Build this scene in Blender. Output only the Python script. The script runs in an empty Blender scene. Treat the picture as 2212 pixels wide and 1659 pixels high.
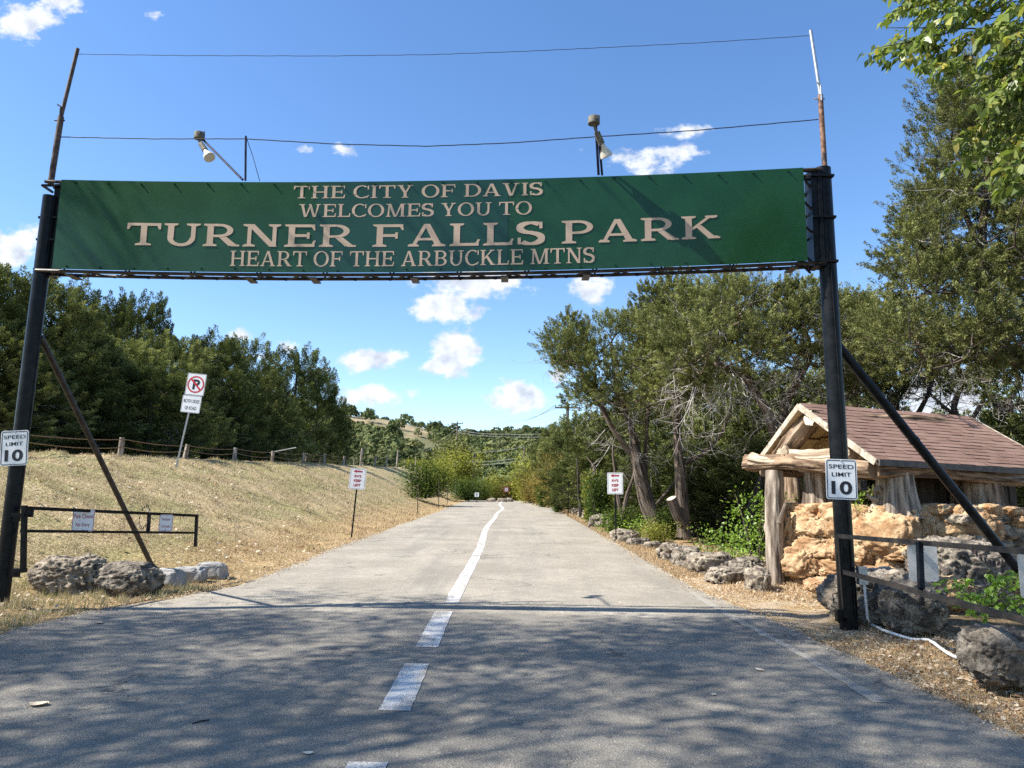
import bpy, bmesh, math, random
import numpy as np
from mathutils import Vector, Matrix, noise as mnoise

S = bpy.context.scene
COL = S.collection
# ------------------------------------------------------------------ camera
CAMZ = 1.6
PITCH, ROLL, FPX = math.radians(8.9), math.radians(0.57), 1590.0
_F = Vector((0, math.cos(PITCH), math.sin(PITCH)))
_R0, _U0 = Vector((1, 0, 0)), Vector((0, -math.sin(PITCH), math.cos(PITCH)))
_R = math.cos(ROLL) * _R0 + math.sin(ROLL) * _U0
_U = -math.sin(ROLL) * _R0 + math.cos(ROLL) * _U0
CAMP = Vector((0, 0, CAMZ))
cam = bpy.data.cameras.new("camera")
cam.sensor_width = 36.0
cam.lens = 36.0 * FPX / 2212.0
cam.clip_start, cam.clip_end = 0.05, 6000
camo = bpy.data.objects.new("camera", cam)
COL.objects.link(camo)
camo.matrix_world = Matrix(((_R.x, _U.x, -_F.x, 0), (_R.y, _U.y, -_F.y, 0), (_R.z, _U.z, -_F.z, CAMZ), (0, 0, 0, 1)))
S.camera = camo
# ------------------------------------------------------------------ sun, sky, exposure
LDIR = Vector((0.89, 0.175, -1.0)).normalized()          # the way the sunlight travels
SUN_EL = math.asin(-LDIR.z)
SUN_AZ = math.atan2(-LDIR.x, -LDIR.y) % (2 * math.pi)
sun = bpy.data.lights.new("sun", 'SUN')
sun.energy, sun.angle, sun.color = 5.0, math.radians(0.53), (1.0, 0.95, 0.87)
suno = bpy.data.objects.new("sun", sun)
suno.rotation_euler = LDIR.to_track_quat('-Z', 'Y').to_euler()
suno.location = (-30, -8, 40)
COL.objects.link(suno)
S.view_settings.view_transform = 'Standard'
S.view_settings.look = 'None'
S.view_settings.exposure = 1.12
S.view_settings.gamma = 1.0
S.view_settings.use_curve_mapping = False
S.render.engine = 'CYCLES'
S.cycles.max_bounces = 6
S.cycles.diffuse_bounces = 4
S.cycles.glossy_bounces = 3
S.cycles.transmission_bounces = 3
S.cycles.use_denoising = False


def ray(px, py):
    return (_F + ((px - 1106) / FPX) * _R + ((829.5 - py) / FPX) * _U)


def at(px, py, Y):
    d = ray(px, py)
    return CAMP + d * (Y / d.y)


# clouds: (x, y of the centre in the 2212 px picture, half width, half height, strength)
CLOUDS = [(55, 45, 75, 45, .95), (125, 8, 60, 28, 1.0), (325, 34, 22, 14, .55), (20, 535, 62, 48, 1.25), (70, 505, 26, 18, .5),
          (655, 328, 26, 13, .5), (748, 322, 34, 19, .6), (1395, 348, 95, 26, .85), (1450, 330, 60, 28, .85),
          (1485, 280, 50, 18, .55), (1285, 622, 52, 27, 1.2), (1030, 606, 120, 34, 1.1), (958, 665, 85, 30, 1.3),
          (985, 750, 48, 42, 1.3), (968, 785, 66, 28, 1.2), (805, 774, 66, 25, 1.25), (795, 860, 72, 22, 1.25),
          (888, 856, 26, 15, .7), (1118, 858, 66, 34, 1.35), (1200, 806, 24, 24, .9), (522, 724, 34, 18, .7),
          (622, 746, 30, 16, .75), (560, 770, 22, 16, .7), (708, 796, 22, 12, .6), (2040, 860, 130, 60, 1.2), (1960, 885, 80, 40, 1.0)]
W = bpy.data.worlds.new("World")
S.world = W
W.use_nodes = True


def sky():
    nt = W.node_tree
    N, Lk = nt.nodes, nt.links
    N.clear()

    def n(t, **k):
        x = N.new(t)
        for a, b in k.items():
            setattr(x, a, b)
        return x

    def m(op, a, b=None, c=None):
        x = n('ShaderNodeMath', operation=op)
        for i, v in enumerate((a, b, c)):
            if v is None:
                continue
            if isinstance(v, (int, float)):
                x.inputs[i].default_value = v
            else:
                Lk.new(v, x.inputs[i])
        return x.outputs[0]
    st = n('ShaderNodeTexSky', sky_type='NISHITA')
    st.sun_disc = False
    st.sun_elevation, st.sun_rotation = SUN_EL, SUN_AZ
    st.altitude, st.air_density, st.dust_density, st.ozone_density = 300, 1.0, 0.3, 1.5
    hs = n('ShaderNodeHueSaturation')
    hs.inputs['Saturation'].default_value = 1.20
    hs.inputs['Hue'].default_value = 0.504
    Lk.new(st.outputs[0], hs.inputs['Color'])
    bg = n('ShaderNodeBackground')
    bg.inputs[1].default_value = 0.115
    tc = n('ShaderNodeTexCoord')
    sp = n('ShaderNodeSeparateXYZ')
    Lk.new(tc.outputs['Generated'], sp.inputs[0])
    y = m('MAXIMUM', sp.outputs[1], 0.02)
    u, v = m('DIVIDE', sp.outputs[0], y), m('DIVIDE', sp.outputs[2], y)
    cb = n('ShaderNodeCombineXYZ')
    Lk.new(u, cb.inputs[0]); Lk.new(v, cb.inputs[1])
    mp = n('ShaderNodeVectorMath', operation='MULTIPLY')
    mp.inputs[1].default_value = (1.0, 1.35, 1.0)
    Lk.new(cb.outputs[0], mp.inputs[0])
    nz = n('ShaderNodeTexNoise')
    nz.inputs['Scale'].default_value = 30
    nz.inputs['Detail'].default_value = 9
    nz.inputs['Roughness'].default_value = 0.62
    Lk.new(mp.outputs[0], nz.inputs['Vector'])
    nw = n('ShaderNodeTexNoise')
    nw.inputs['Scale'].default_value = 11
    nw.inputs['Detail'].default_value = 3
    Lk.new(cb.outputs[0], nw.inputs['Vector'])
    off = n('ShaderNodeVectorMath', operation='MULTIPLY_ADD')     # bend the outlines a little
    off.inputs[1].default_value = (0.035, 0.03, 0)
    off.inputs[2].default_value = (-0.0175, -0.015, 0)
    Lk.new(nw.outputs['Color'], off.inputs[0])
    uv = n('ShaderNodeVectorMath', operation='ADD')
    Lk.new(cb.outputs[0], uv.inputs[0]); Lk.new(off.outputs[0], uv.inputs[1])
    best = None
    shade = None
    for (px, py, rx, ry, s) in CLOUDS:
        d = ray(px, py)
        cu, cv = d.x / d.y, d.z / d.y
        k = 1.0 / (FPX * d.y)
        a, b = rx * k * 1.25, ry * k * 1.3
        q = n('ShaderNodeVectorMath', operation='SUBTRACT')
        q.inputs[1].default_value = (cu, cv, 0)
        Lk.new(uv.outputs[0], q.inputs[0])
        e = n('ShaderNodeVectorMath', operation='MULTIPLY')
        e.inputs[1].default_value = (1 / a, 1 / b, 0)
        Lk.new(q.outputs[0], e.inputs[0])
        ln = n('ShaderNodeVectorMath', operation='LENGTH')
        Lk.new(e.outputs[0], ln.inputs[0])
        r = m('MULTIPLY', m('SUBTRACT', 1.0, ln.outputs['Value']), s)
        best = r if best is None else m('MAXIMUM', best, r)
    # noise eats the rim
    dens = m('ADD', m('MULTIPLY', best, 1.15), m('MULTIPLY', m('SUBTRACT', nz.outputs['Fac'], 0.5), 2.6))
    mr = n('ShaderNodeMapRange', interpolation_type='SMOOTHSTEP')
    mr.inputs['From Min'].default_value = 0.12
    mr.inputs['From Max'].default_value = 0.75
    Lk.new(dens, mr.inputs['Value'])
    gate = m('MULTIPLY', m('GREATER_THAN', best, -0.35), m('GREATER_THAN', sp.outputs[1], 0.05))
    fac = m('MULTIPLY', m('MULTIPLY', mr.outputs[0], gate), 0.96)
    cr = n('ShaderNodeMix', data_type='RGBA')
    cr.inputs[6].default_value = (4.2, 4.35, 4.6, 1)
    cr.inputs[7].default_value = (2.5, 2.8, 3.4, 1)
    n2 = n('ShaderNodeTexNoise')
    n2.inputs['Scale'].default_value = 36
    n2.inputs['Detail'].default_value = 4
    lo = n('ShaderNodeVectorMath', operation='ADD')
    lo.inputs[1].default_value = (0.004, 0.012, 0)
    Lk.new(cb.outputs[0], lo.inputs[0]); Lk.new(lo.outputs[0], n2.inputs['Vector'])
    m2 = n('ShaderNodeMapRange')
    m2.inputs['From Min'].default_value = 0.45
    m2.inputs['From Max'].default_value = 0.7
    Lk.new(n2.outputs['Fac'], m2.inputs['Value'])
    Lk.new(m2.outputs[0], cr.inputs[0])
    mx = n('ShaderNodeMix', data_type='RGBA')
    Lk.new(fac, mx.inputs[0]); Lk.new(hs.outputs[0], mx.inputs[6]); Lk.new(cr.outputs[2], mx.inputs[7])
    Lk.new(mx.outputs[2], bg.inputs[0])
    out = n('ShaderNodeOutputWorld')
    Lk.new(bg.outputs[0], out.inputs[0])


sky()

# ------------------------------------------------------------------ terrain heights


def sst(t):
    t = np.clip(t, 0, 1)
    return t * t * (3 - 2 * t)


def zroad(y):
    y = np.asarray(y, float)
    s = y - 6
    z = .0205 * .5 * (s + np.sqrt(s * s + 9))
    c = y - 90
    return z - .0505 * .5 * (c + np.sqrt(c * c + 120))


def edge_l(y):
    return -4.62 - 0.95 * (1 - sst((np.asarray(y, float) - 9.0) / 4.0)) + 0.35 * (1 - sst((np.asarray(y, float) - 6.0) / 3.0))


def edge_r(y):
    return 3.18 + 0.36 * (1 - sst((np.asarray(y, float) - 7.5) / 6.0))


_rw = np.random.default_rng(99)
_WV = [(f * math.cos(t), f * math.sin(t), p, .030 / f ** .9) for f, t, p in zip(_rw.uniform(1.6, 13, 22), _rw.random(22) * 6.28, _rw.random(22) * 6.28)]


def gz(x, y, bumps=True):
    x, y = np.asarray(x, float), np.asarray(y, float)
    zr = zroad(y)
    top = np.where(y < 95, 2.0 + .037 * y, 5.5 - 6.0 * sst((y - 95) / 120))
    xt = -5.5 - 1.7 * (1 - sst((y - 10) / 6.0))
    t = np.clip((xt - x) / (xt + 14.0), 0, 1)
    s = .45 * t + .55 * (t * t * (3 - 2 * t))
    z = zr + .03 * np.clip(-4.6 - x, 0, 3) * (1 - s) + (top - zr) * s + .02 * np.clip(-14 - x, 0, 60)
    r = np.clip(x - 3.3, 0, None)
    z = z - .012 * np.clip(r, 0, 20) - .30 * sst((x - 4.9) / 1.6) * (1 - sst((y - 9.3) / 1.6)) - .35 * sst((x - 5.6) / 2.5) * sst((y - 15.5) / 3)
    if bumps:
        off = np.maximum(sst((edge_l(y) - .1 - x) / .8), sst((x - edge_r(y) - .1) / .8))
        for kx, ky, ph, am in _WV:
            z = z + off * am * np.sin(kx * x + ky * y + ph)
        z = z + off * (.025 * np.sin(1.9 * x + .7 * y) * np.sin(1.3 * y - .6 * x + 1) + .018 * np.sin(4.3 * x + 1.1) * np.sin(3.7 * y + 2.0 * x))
    return z


def g(x, y):
    return float(gz(x, y))


def ongr(px, py, lim=150):
    d = ray(px, py)
    t, dt = 2.0, 0.1
    while t < lim:
        p = CAMP + d * t
        if p.z < g(p.x, p.y):
            a, b = t - dt, t
            for _ in range(20):
                c = .5 * (a + b)
                q = CAMP + d * c
                a, b = (a, c) if q.z < g(q.x, q.y) else (c, b)
            return CAMP + d * b
        t += dt
    return CAMP + d * lim


# ------------------------------------------------------------------ materials
MATS = {}


def newmat(name):
    m = bpy.data.materials.new(name)
    m.use_nodes = True
    m.node_tree.nodes.clear()
    MATS[name] = m
    return m, m.node_tree


class NT:
    def __init__(s, nt):
        s.t = nt

    def n(s, typ, ins=None, **k):
        x = s.t.nodes.new(typ)
        for a, b in k.items():
            setattr(x, a, b)
        for a, b in (ins or {}).items():
            s.set(x, a, b)
        return x

    def set(s, x, key, v):
        i = x.inputs[key]
        if hasattr(v, 'is_output'):
            s.t.links.new(v, i)
        else:
            i.default_value = v

    def math(s, op, a, b=0.0):
        return s.n('ShaderNodeMath', {0: a, 1: b}, operation=op).outputs[0]

    def mix(s, f, a, b, blend='MIX'):
        x = s.n('ShaderNodeMix', data_type='RGBA', blend_type=blend)
        s.set(x, 0, f); s.set(x, 6, a); s.set(x, 7, b)
        return x.outputs[2]

    def noise(s, vec, scale, detail=4, rough=.55):
        x = s.n('ShaderNodeTexNoise', {'Scale': scale, 'Detail': detail, 'Roughness': rough})
        if vec is not None:
            s.t.links.new(vec, x.inputs['Vector'])
        return x.outputs['Fac']

    def rng(s, v, a, b, c=0.0, d=1.0):
        return s.n('ShaderNodeMapRange', {'Value': v, 'From Min': a, 'From Max': b, 'To Min': c, 'To Max': d}).outputs[0]

    def vmul(s, v, sc):
        return s.n('ShaderNodeVectorMath', {0: v, 1: sc}, operation='MULTIPLY').outputs[0]

    def out(s, sh):
        s.t.links.new(sh, s.n('ShaderNodeOutputMaterial').inputs[0])


def c4(c):
    return (c[0], c[1], c[2], 1)


def pmat(name, c1, c2=None, scale=6, rough=.7, bump=0, bscale=None, coord='Object', stretch=(1, 1, 1), metal=0, spec=.4,
         lo=.41, hi=.59, c3=None, s3=1.2, lo3=.55, hi3=.65, coat=0, detail=6):
    m, nt = newmat(name)
    T = NT(nt)
    tc = T.n('ShaderNodeTexCoord').outputs[coord]
    v = T.vmul(tc, stretch)
    p = T.n('ShaderNodeBsdfPrincipled', {'Roughness': rough, 'Metallic': metal, 'Specular IOR Level': spec, 'Coat Weight': coat})
    col = c4(c1)
    if c2:
        col = T.mix(T.rng(T.noise(v, scale, detail), lo, hi), c4(c1), c4(c2))
    if c3:
        col = T.mix(T.rng(T.noise(v, s3, 5, .6), lo3, hi3), col, c4(c3))
    T.set(p, 'Base Color', col)
    if bump:
        b = T.n('ShaderNodeBump', {'Strength': 1.0 if bump >= .01 else .5, 'Distance': bump, 'Height': T.noise(v, bscale or scale * 3, 8, .65)})
        T.set(p, 'Normal', b.outputs[0])
    T.out(p.outputs[0])
    return m


def leafmat(name, cols, trans=.3, nscale=.5, dark=.55, gloss=0.0):
    """foliage: colour differs from leaf to leaf (attribute rnd, paler at juniper spray tips as if lit) and from bough to bough (noise)"""
    m, nt = newmat(name)
    T = NT(nt)
    a = T.n('ShaderNodeAttribute', attribute_name='rnd').outputs['Fac']
    tc = T.n('ShaderNodeTexCoord').outputs['Object']
    oi = T.n('ShaderNodeObjectInfo').outputs['Random']
    ramp = T.n('ShaderNodeValToRGB')
    el = ramp.color_ramp.elements
    while len(el) < len(cols):
        el.new(.5)
    for i, c in enumerate(cols):
        el[i].position = i / (len(cols) - 1)
        el[i].color = c4(c)
    T.set(ramp, 'Fac', a)
    nz = T.rng(T.noise(tc, nscale, 3), .35, .65, dark, 1.15)
    nz = T.math('MULTIPLY', nz, T.rng(oi, 0, 1, .85, 1.15))
    col = T.mix(1.0, ramp.outputs[0], nz, 'MULTIPLY')
    d = T.n('ShaderNodeBsdfDiffuse', {'Color': col})
    tr = T.n('ShaderNodeBsdfTranslucent', {'Color': T.mix(1.0, col, (1.0, 1.05, .55, 1), 'MULTIPLY')})
    ms = T.n('ShaderNodeMixShader', {0: trans, 1: d.outputs[0], 2: tr.outputs[0]}).outputs[0]
    if gloss:
        gl = T.n('ShaderNodeBsdfGlossy', {'Roughness': .4, 'Color': (1, 1, 1, 1)})
        ms = T.n('ShaderNodeMixShader', {0: gloss, 1: ms, 2: gl.outputs[0]}).outputs[0]
    T.out(ms)
    return m


def rndmat(name, cols, rough=.9):
    m, nt = newmat(name)
    T = NT(nt)
    a = T.n('ShaderNodeAttribute', attribute_name='rnd').outputs['Fac']
    ramp = T.n('ShaderNodeValToRGB')
    el = ramp.color_ramp.elements
    while len(el) < len(cols):
        el.new(.5)
    for i, c in enumerate(cols):
        el[i].position = i / (len(cols) - 1)
        el[i].color = c4(c)
    T.set(ramp, 'Fac', a)
    d = T.n('ShaderNodeBsdfDiffuse', {'Color': ramp.outputs[0]})
    tr = T.n('ShaderNodeBsdfTranslucent', {'Color': ramp.outputs[0]})
    T.out(T.n('ShaderNodeMixShader', {0: .25, 1: d.outputs[0], 2: tr.outputs[0]}).outputs[0])
    return m


# ------------------------------------------------------------------ mesh builder


class MB:
    def __init__(s):
        s.v, s.f, s.uv, s.mi = [], [], [], []

    def add(s, verts, faces, mi=0, uvs=None):
        b = len(s.v)
        s.v.extend([tuple(p) for p in verts])
        for k, f in enumerate(faces):
            s.f.append([i + b for i in f])
            s.mi.append(mi)
            s.uv.append(uvs[k] if uvs else [(0, 0)] * len(f))

    def tube(s, pts, radii, n=8, cap=True, mi=0, dent=None, cmi=None):
        pts = [Vector(p) for p in pts]
        if isinstance(radii, (int, float)):
            radii = [radii] * len(pts)
        K = len(pts)
        tang = [(pts[min(i + 1, K - 1)] - pts[max(i - 1, 0)]).normalized() for i in range(K)]
        ref = Vector((0, 0, 1)) if abs(tang[0].z) < .9 else Vector((0, 1, 0))
        u = tang[0].cross(ref).normalized()
        vs, L, ln = [], 0, []
        for i in range(K):
            if i:
                L += (pts[i] - pts[i - 1]).length
                u = (u - tang[i] * u.dot(tang[i]))
                u = u.normalized() if u.length > 1e-6 else tang[i].orthogonal().normalized()
            ln.append(L)
            w = tang[i].cross(u)
            for j in range(n):
                a = 2 * math.pi * j / n
                r = radii[i]
                if dent:
                    r *= dent(a, L, i / (K - 1))
                vs.append(pts[i] + (u * math.cos(a) + w * math.sin(a)) * r)
        fs, us = [], []
        rm = max(radii)
        for i in range(K - 1):
            for j in range(n):
                k = (j + 1) % n
                fs.append((i * n + j, i * n + k, (i + 1) * n + k, (i + 1) * n + j))
                c = 2 * math.pi * rm / n
                us.append([(j * c, ln[i]), ((j + 1) * c, ln[i]), ((j + 1) * c, ln[i + 1]), (j * c, ln[i + 1])])
        s.add(vs, fs, mi, us)
        if cap:
            for base, o, rev in ((0, 0, True), ((K - 1) * n, K - 1, False)):
                ring = [vs[base + j] for j in range(n)]
                s.add(ring, [list(range(n))[::-1] if rev else list(range(n))], mi if cmi is None else cmi)

    def box(s, c, size, M=None, mi=0, bev=0):
        c = Vector(c)
        hx, hy, hz = size[0] / 2, size[1] / 2, size[2] / 2
        P = []
        for z in (-hz, hz):
            for (x, y) in ((-hx, -hy), (hx, -hy), (hx, hy), (-hx, hy)):
                q = Vector((x, y, z))
                P.append(c + (M @ q if M else q))
        s.add(P, [(3, 2, 1, 0), (4, 5, 6, 7), (0, 1, 5, 4), (1, 2, 6, 5), (2, 3, 7, 6), (3, 0, 4, 7)], mi)

    def bar(s, a, b, w, h, up=(0, 0, 1), mi=0):
        """square bar from a to b; w across, h along up"""
        a, b = Vector(a), Vector(b)
        d = (b - a)
        L = d.length
        d.normalize()
        u = Vector(up)
        x = d.cross(u).normalized()
        u = x.cross(d)
        M = Matrix((x, d, u)).transposed()
        s.box((a + b) / 2, (w, L, h), M, mi)

    def quad(s, a, b, c, d, mi=0, uv=None):
        s.add([a, b, c, d], [(0, 1, 2, 3)], mi, [uv] if uv else None)

    def prism(s, outline, M, o, t, mi=0):
        """outline in 2-D, drawn with the columns of M (x, y, normal) about o, front face at normal*t, back at 0"""
        n = len(outline)
        f = [o + M @ Vector((x, y, t)) for x, y in outline]
        b = [o + M @ Vector((x, y, 0)) for x, y in outline]
        s.add(f + b, [list(range(n)), list(range(2 * n - 1, n - 1, -1))] + [(i, n + i, n + (i + 1) % n, (i + 1) % n) for i in range(n)], mi)

    def build(s, name, mats, parent=None, smooth=False, auto=None):
        me = bpy.data.meshes.new(name)
        me.from_pydata(s.v, [], s.f)
        mats = mats if isinstance(mats, (list, tuple)) else [mats]
        for m in mats:
            me.materials.append(MATS[m] if isinstance(m, str) else m)
        me.polygons.foreach_set('material_index', s.mi)
        uvl = me.uv_layers.new(name='UVMap')
        flat = [c for f in s.uv for p in f for c in p]
        uvl.data.foreach_set('uv', flat)
        if smooth:
            me.polygons.foreach_set('use_smooth', [True] * len(me.polygons))
            if auto:
                me.set_sharp_from_angle(angle=math.radians(auto))
        me.update()
        return link(name, me, parent)


def link(name, me, parent=None):
    o = bpy.data.objects.new(name, me)
    COL.objects.link(o)
    if parent is not None:
        o.parent = parent
        r = parent
        while r.parent:
            r = r.parent
        if parent is r and not r.get('_local'):
            o.location = -r.location
    return o


def thing(name, label, cat, loc=(0, 0, 0), group=None, local=False):
    o = bpy.data.objects.new(name, None)
    o.empty_display_size = .2
    COL.objects.link(o)
    o.location = loc
    tag(o, label, cat, group)
    if local:
        o['_local'] = 1
    return o


def tag(o, label=None, cat=None, group=None, kind=None):
    if label: o['label'] = label
    if cat: o['category'] = cat
    if group: o['group'] = group
    if kind: o['kind'] = kind
    return o


def tris(name, V, rnd, mat, parent=None, k=3):
    """V (N,k,3): N loose k-gons, attribute rnd per face"""
    N = len(V)
    me = bpy.data.meshes.new(name)
    me.vertices.add(N * k)
    me.vertices.foreach_set('co', np.ascontiguousarray(V, np.float32).ravel())
    me.loops.add(N * k)
    me.loops.foreach_set('vertex_index', np.arange(N * k, dtype=np.int32))
    me.polygons.add(N)
    me.polygons.foreach_set('loop_start', np.arange(0, N * k, k, dtype=np.int32))
    a = me.attributes.new('rnd', 'FLOAT', 'FACE')
    a.data.foreach_set('value', np.ascontiguousarray(rnd, np.float32))
    me.materials.append(MATS[mat])
    me.update()
    me.validate()
    return link(name, me, parent)


def copy_thing(root, loc, rz=0, sc=(1, 1, 1), label=None, group=None, cat=None):
    c = root.copy()
    COL.objects.link(c)
    c.location = loc
    c.rotation_euler = (0, 0, rz)
    c.scale = sc
    if label: c['label'] = label
    if group: c['group'] = group
    if cat: c['category'] = cat
    for ch in list(root.children):
        d = ch.copy()
        COL.objects.link(d)
        d.parent = c
        for gch in list(ch.children):
            e = gch.copy()
            COL.objects.link(e)
            e.parent = d
    return c


def unit(a):
    return a / np.maximum(np.linalg.norm(a, axis=-1, keepdims=True), 1e-9)


# ------------------------------------------------------------------ text
def font_mesh(txt, bold=0.0, shear=0.0):
    cu = bpy.data.curves.new('t', 'FONT')
    cu.body = txt
    cu.offset = bold
    cu.shear = shear
    cu.resolution_u = 4
    cu.align_x = 'CENTER'
    o = bpy.data.objects.new('t', cu)
    COL.objects.link(o)
    dg = bpy.context.evaluated_depsgraph_get()
    me = bpy.data.meshes.new_from_object(o.evaluated_get(dg))
    V = [(v.co.x, v.co.y) for v in me.vertices]
    Fc = [list(p.vertices) for p in me.polygons]
    bpy.data.objects.remove(o)
    bpy.data.curves.remove(cu)
    bpy.data.meshes.remove(me)
    return V, Fc


def put_text(mb, txt, M, o, cx, cy, w, h, off, mi=0, bold=0.0, shear=0.0):
    V, Fc = font_mesh(txt, bold, shear)
    xs, ys = [p[0] for p in V], [p[1] for p in V]
    x0, x1, y0, y1 = min(xs), max(xs), min(ys), max(ys)
    P = [o + M @ Vector((cx + ((x - x0) / (x1 - x0) - .5) * w, cy + ((y - y0) / (y1 - y0) - .5) * h, off)) for x, y in V]
    mb.add(P, Fc, mi)


def rrect(w, h, r, n=5, cx=0, cy=0):
    out = []
    for (sx, sy, a0) in ((1, 1, 0), (-1, 1, 90), (-1, -1, 180), (1, -1, 270)):
        for i in range(n + 1):
            a = math.radians(a0 + 90 * i / n)
            out.append((cx + sx * (w / 2 - r) + r * math.cos(a), cy + sy * (h / 2 - r) + r * math.sin(a)))
    return out


def ring_faces(mb, A, B, M, o, off, mi=0):
    n = len(A)
    P = [o + M @ Vector((x, y, off)) for x, y in A] + [o + M @ Vector((x, y, off)) for x, y in B]
    mb.add(P, [(i, (i + 1) % n, n + (i + 1) % n, n + i) for i in range(n)], mi)


def facing(xdir, ndir):
    n = Vector(ndir).normalized()
    x = Vector(xdir)
    x = (x - n * x.dot(n)).normalized()
    y = n.cross(x)
    return Matrix((x, y, n)).transposed()
# ================================================================== materials
def build_mats():
    # road: old chip seal, a greyer newer patch near the gate
    m, nt = newmat('asphalt')
    T = NT(nt)
    tc = T.n('ShaderNodeTexCoord').outputs['Object']
    sp = T.n('ShaderNodeSeparateXYZ', {0: tc})
    grit = T.noise(tc, 75, 3, .7)
    vor = T.n('ShaderNodeTexVoronoi', {'Vector': tc, 'Scale': 70.0})
    big = T.noise(tc, .55, 5, .6)
    streak = T.noise(T.vmul(tc, (1.6, .12, 1)), 1.0, 4, .6)
    w = T.math('ADD', sp.outputs[1], T.math('MULTIPLY', T.noise(tc, 1.4, 4), .9))
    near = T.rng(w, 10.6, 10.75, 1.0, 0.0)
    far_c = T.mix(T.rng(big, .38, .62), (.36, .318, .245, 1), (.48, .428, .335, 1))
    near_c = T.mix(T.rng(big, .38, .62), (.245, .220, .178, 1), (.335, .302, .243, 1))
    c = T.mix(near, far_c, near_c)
    c = T.mix(T.rng(streak, .52, .72, 0, .35), c, (.20, .19, .175, 1))
    c = T.mix(T.rng(grit, .42, .60, .75, 0), c, T.mix(1.0, c, (.38, .38, .4, 1), 'MULTIPLY'))
    c = T.mix(T.rng(vor.outputs['Color'], .8, .98, 0, .5), c, (.62, .58, .52, 1))
    c = T.mix(T.rng(T.noise(T.vmul(tc, (.8, 1.3, 1)), 5.5, 4, .65), .40, .60, .0, .38), c, (.205, .19, .16, 1))
    # cracks
    dv = T.n('ShaderNodeVectorMath', {0: T.n('ShaderNodeTexNoise', {'Vector': tc, 'Scale': 1.1, 'Detail': 5.0}).outputs['Color'], 1: (1.1, 1.1, 0), 2: T.vmul(tc, (.35, .22, 1))}, operation='MULTIPLY_ADD').outputs[0]
    vc = T.n('ShaderNodeTexVoronoi', {'Vector': dv, 'Scale': 1.3}, feature='DISTANCE_TO_EDGE').outputs['Distance']
    crk = T.math('MULTIPLY', T.rng(vc, .003, .012, 1, 0), T.rng(T.noise(tc, .35, 3), .46, .58))
    c = T.mix(T.math('MULTIPLY', crk, .75), c, (.07, .065, .06, 1))
    lane = T.math('MULTIPLY', T.rng(T.noise(T.vmul(tc, (.9, .05, 1)), 1.3, 3), .50, .60), T.rng(T.noise(tc, .9, 4), .35, .6))
    c = T.mix(T.math('MULTIPLY', lane, .30), c, (.16, .15, .13, 1))
    # tar spots
    ts = T.n('ShaderNodeTexVoronoi', {'Vector': tc, 'Scale': 1.1}).outputs['Distance']
    c = T.mix(T.rng(ts, .03, .045, .6, 0), c, (.06, .06, .06, 1))
    p = T.n('ShaderNodeBsdfPrincipled', {'Base Color': c, 'Roughness': .85, 'Specular IOR Level': .25})
    b = T.n('ShaderNodeBump', {'Strength': .8, 'Distance': .010, 'Height': T.math('ADD', grit, T.math('MULTIPLY', vor.outputs['Distance'], .6))})
    T.set(p, 'Normal', b.outputs[0])
    T.out(p.outputs[0])

    # painted line, worn
    for nm, col, lo, hi in (('white_paint', (.55, .54, .515, 1), .43, .53), ('yellow_paint', (.36, .285, .12, 1), .54, .74)):
        m, nt = newmat(nm)
        T = NT(nt)
        tc = T.n('ShaderNodeTexCoord').outputs['Object']
        wear = T.rng(T.math('ADD', T.math('MULTIPLY', T.noise(tc, 60, 4, .7), .55), T.math('MULTIPLY', T.noise(T.vmul(tc, (3, .8, 1)), 1.6, 5), .45)), lo, hi)
        c = T.mix(wear, (.28, .26, .22, 1), col)
        p = T.n('ShaderNodeBsdfPrincipled', {'Base Color': c, 'Roughness': .75, 'Specular IOR Level': .3})
        b = T.n('ShaderNodeBump', {'Strength': .5, 'Distance': .005, 'Height': T.noise(tc, 70, 3, .7)})
        T.set(p, 'Normal', b.outputs[0])
        T.out(p.outputs[0])

    # ground: straw, green tufts, pale dirt, leaf mould by the attributes painted on the sheet
    m, nt = newmat('ground')
    T = NT(nt)
    tc = T.n('ShaderNodeTexCoord').outputs['Object']
    at_ = lambda nme: T.n('ShaderNodeAttribute', attribute_name=nme).outputs['Fac']
    f1, f2, f3 = T.noise(tc, 18, 6, .7), T.noise(tc, 1.3, 6, .65), T.noise(tc, .45, 4, .6)
    straw = T.mix(T.rng(f1, .42, .58), (.26, .19, .095, 1), (.58, .46, .27, 1))
    rust = T.mix(T.rng(f1, .38, .62), (.25, .155, .075, 1), (.56, .395, .20, 1))
    grn = T.mix(T.rng(f1, .42, .58), (.15, .15, .05, 1), (.44, .38, .18, 1))
    c = T.mix(T.math('MULTIPLY', T.rng(f3, .42, .58), .8), straw, grn)
    c = T.mix(T.math('MULTIPLY', at_('rust'), T.rng(f2, .25, .6, .4, 1)), c, rust)
    dirt = T.mix(T.rng(T.noise(tc, 30, 6, .7), .35, .65), (.36, .27, .17, 1), (.58, .46, .32, 1))
    dm = T.math('MULTIPLY', at_('dirt'), T.rng(T.noise(tc, 2.2, 5, .65), .36, .56))
    c = T.mix(dm, c, dirt)
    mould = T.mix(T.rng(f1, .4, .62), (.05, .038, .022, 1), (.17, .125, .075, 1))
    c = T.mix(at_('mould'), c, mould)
    p = T.n('ShaderNodeBsdfPrincipled', {'Base Color': c, 'Roughness': .95, 'Specular IOR Level': .1})
    b = T.n('ShaderNodeBump', {'Strength': 1.0, 'Distance': .07, 'Height': T.math('ADD', f1, T.math('MULTIPLY', f2, 1.2))})
    T.set(p, 'Normal', b.outputs[0])
    T.out(p.outputs[0])

    pmat('track', (.40, .34, .27), (.55, .48, .39), 2.5, .9, .01)
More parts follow.
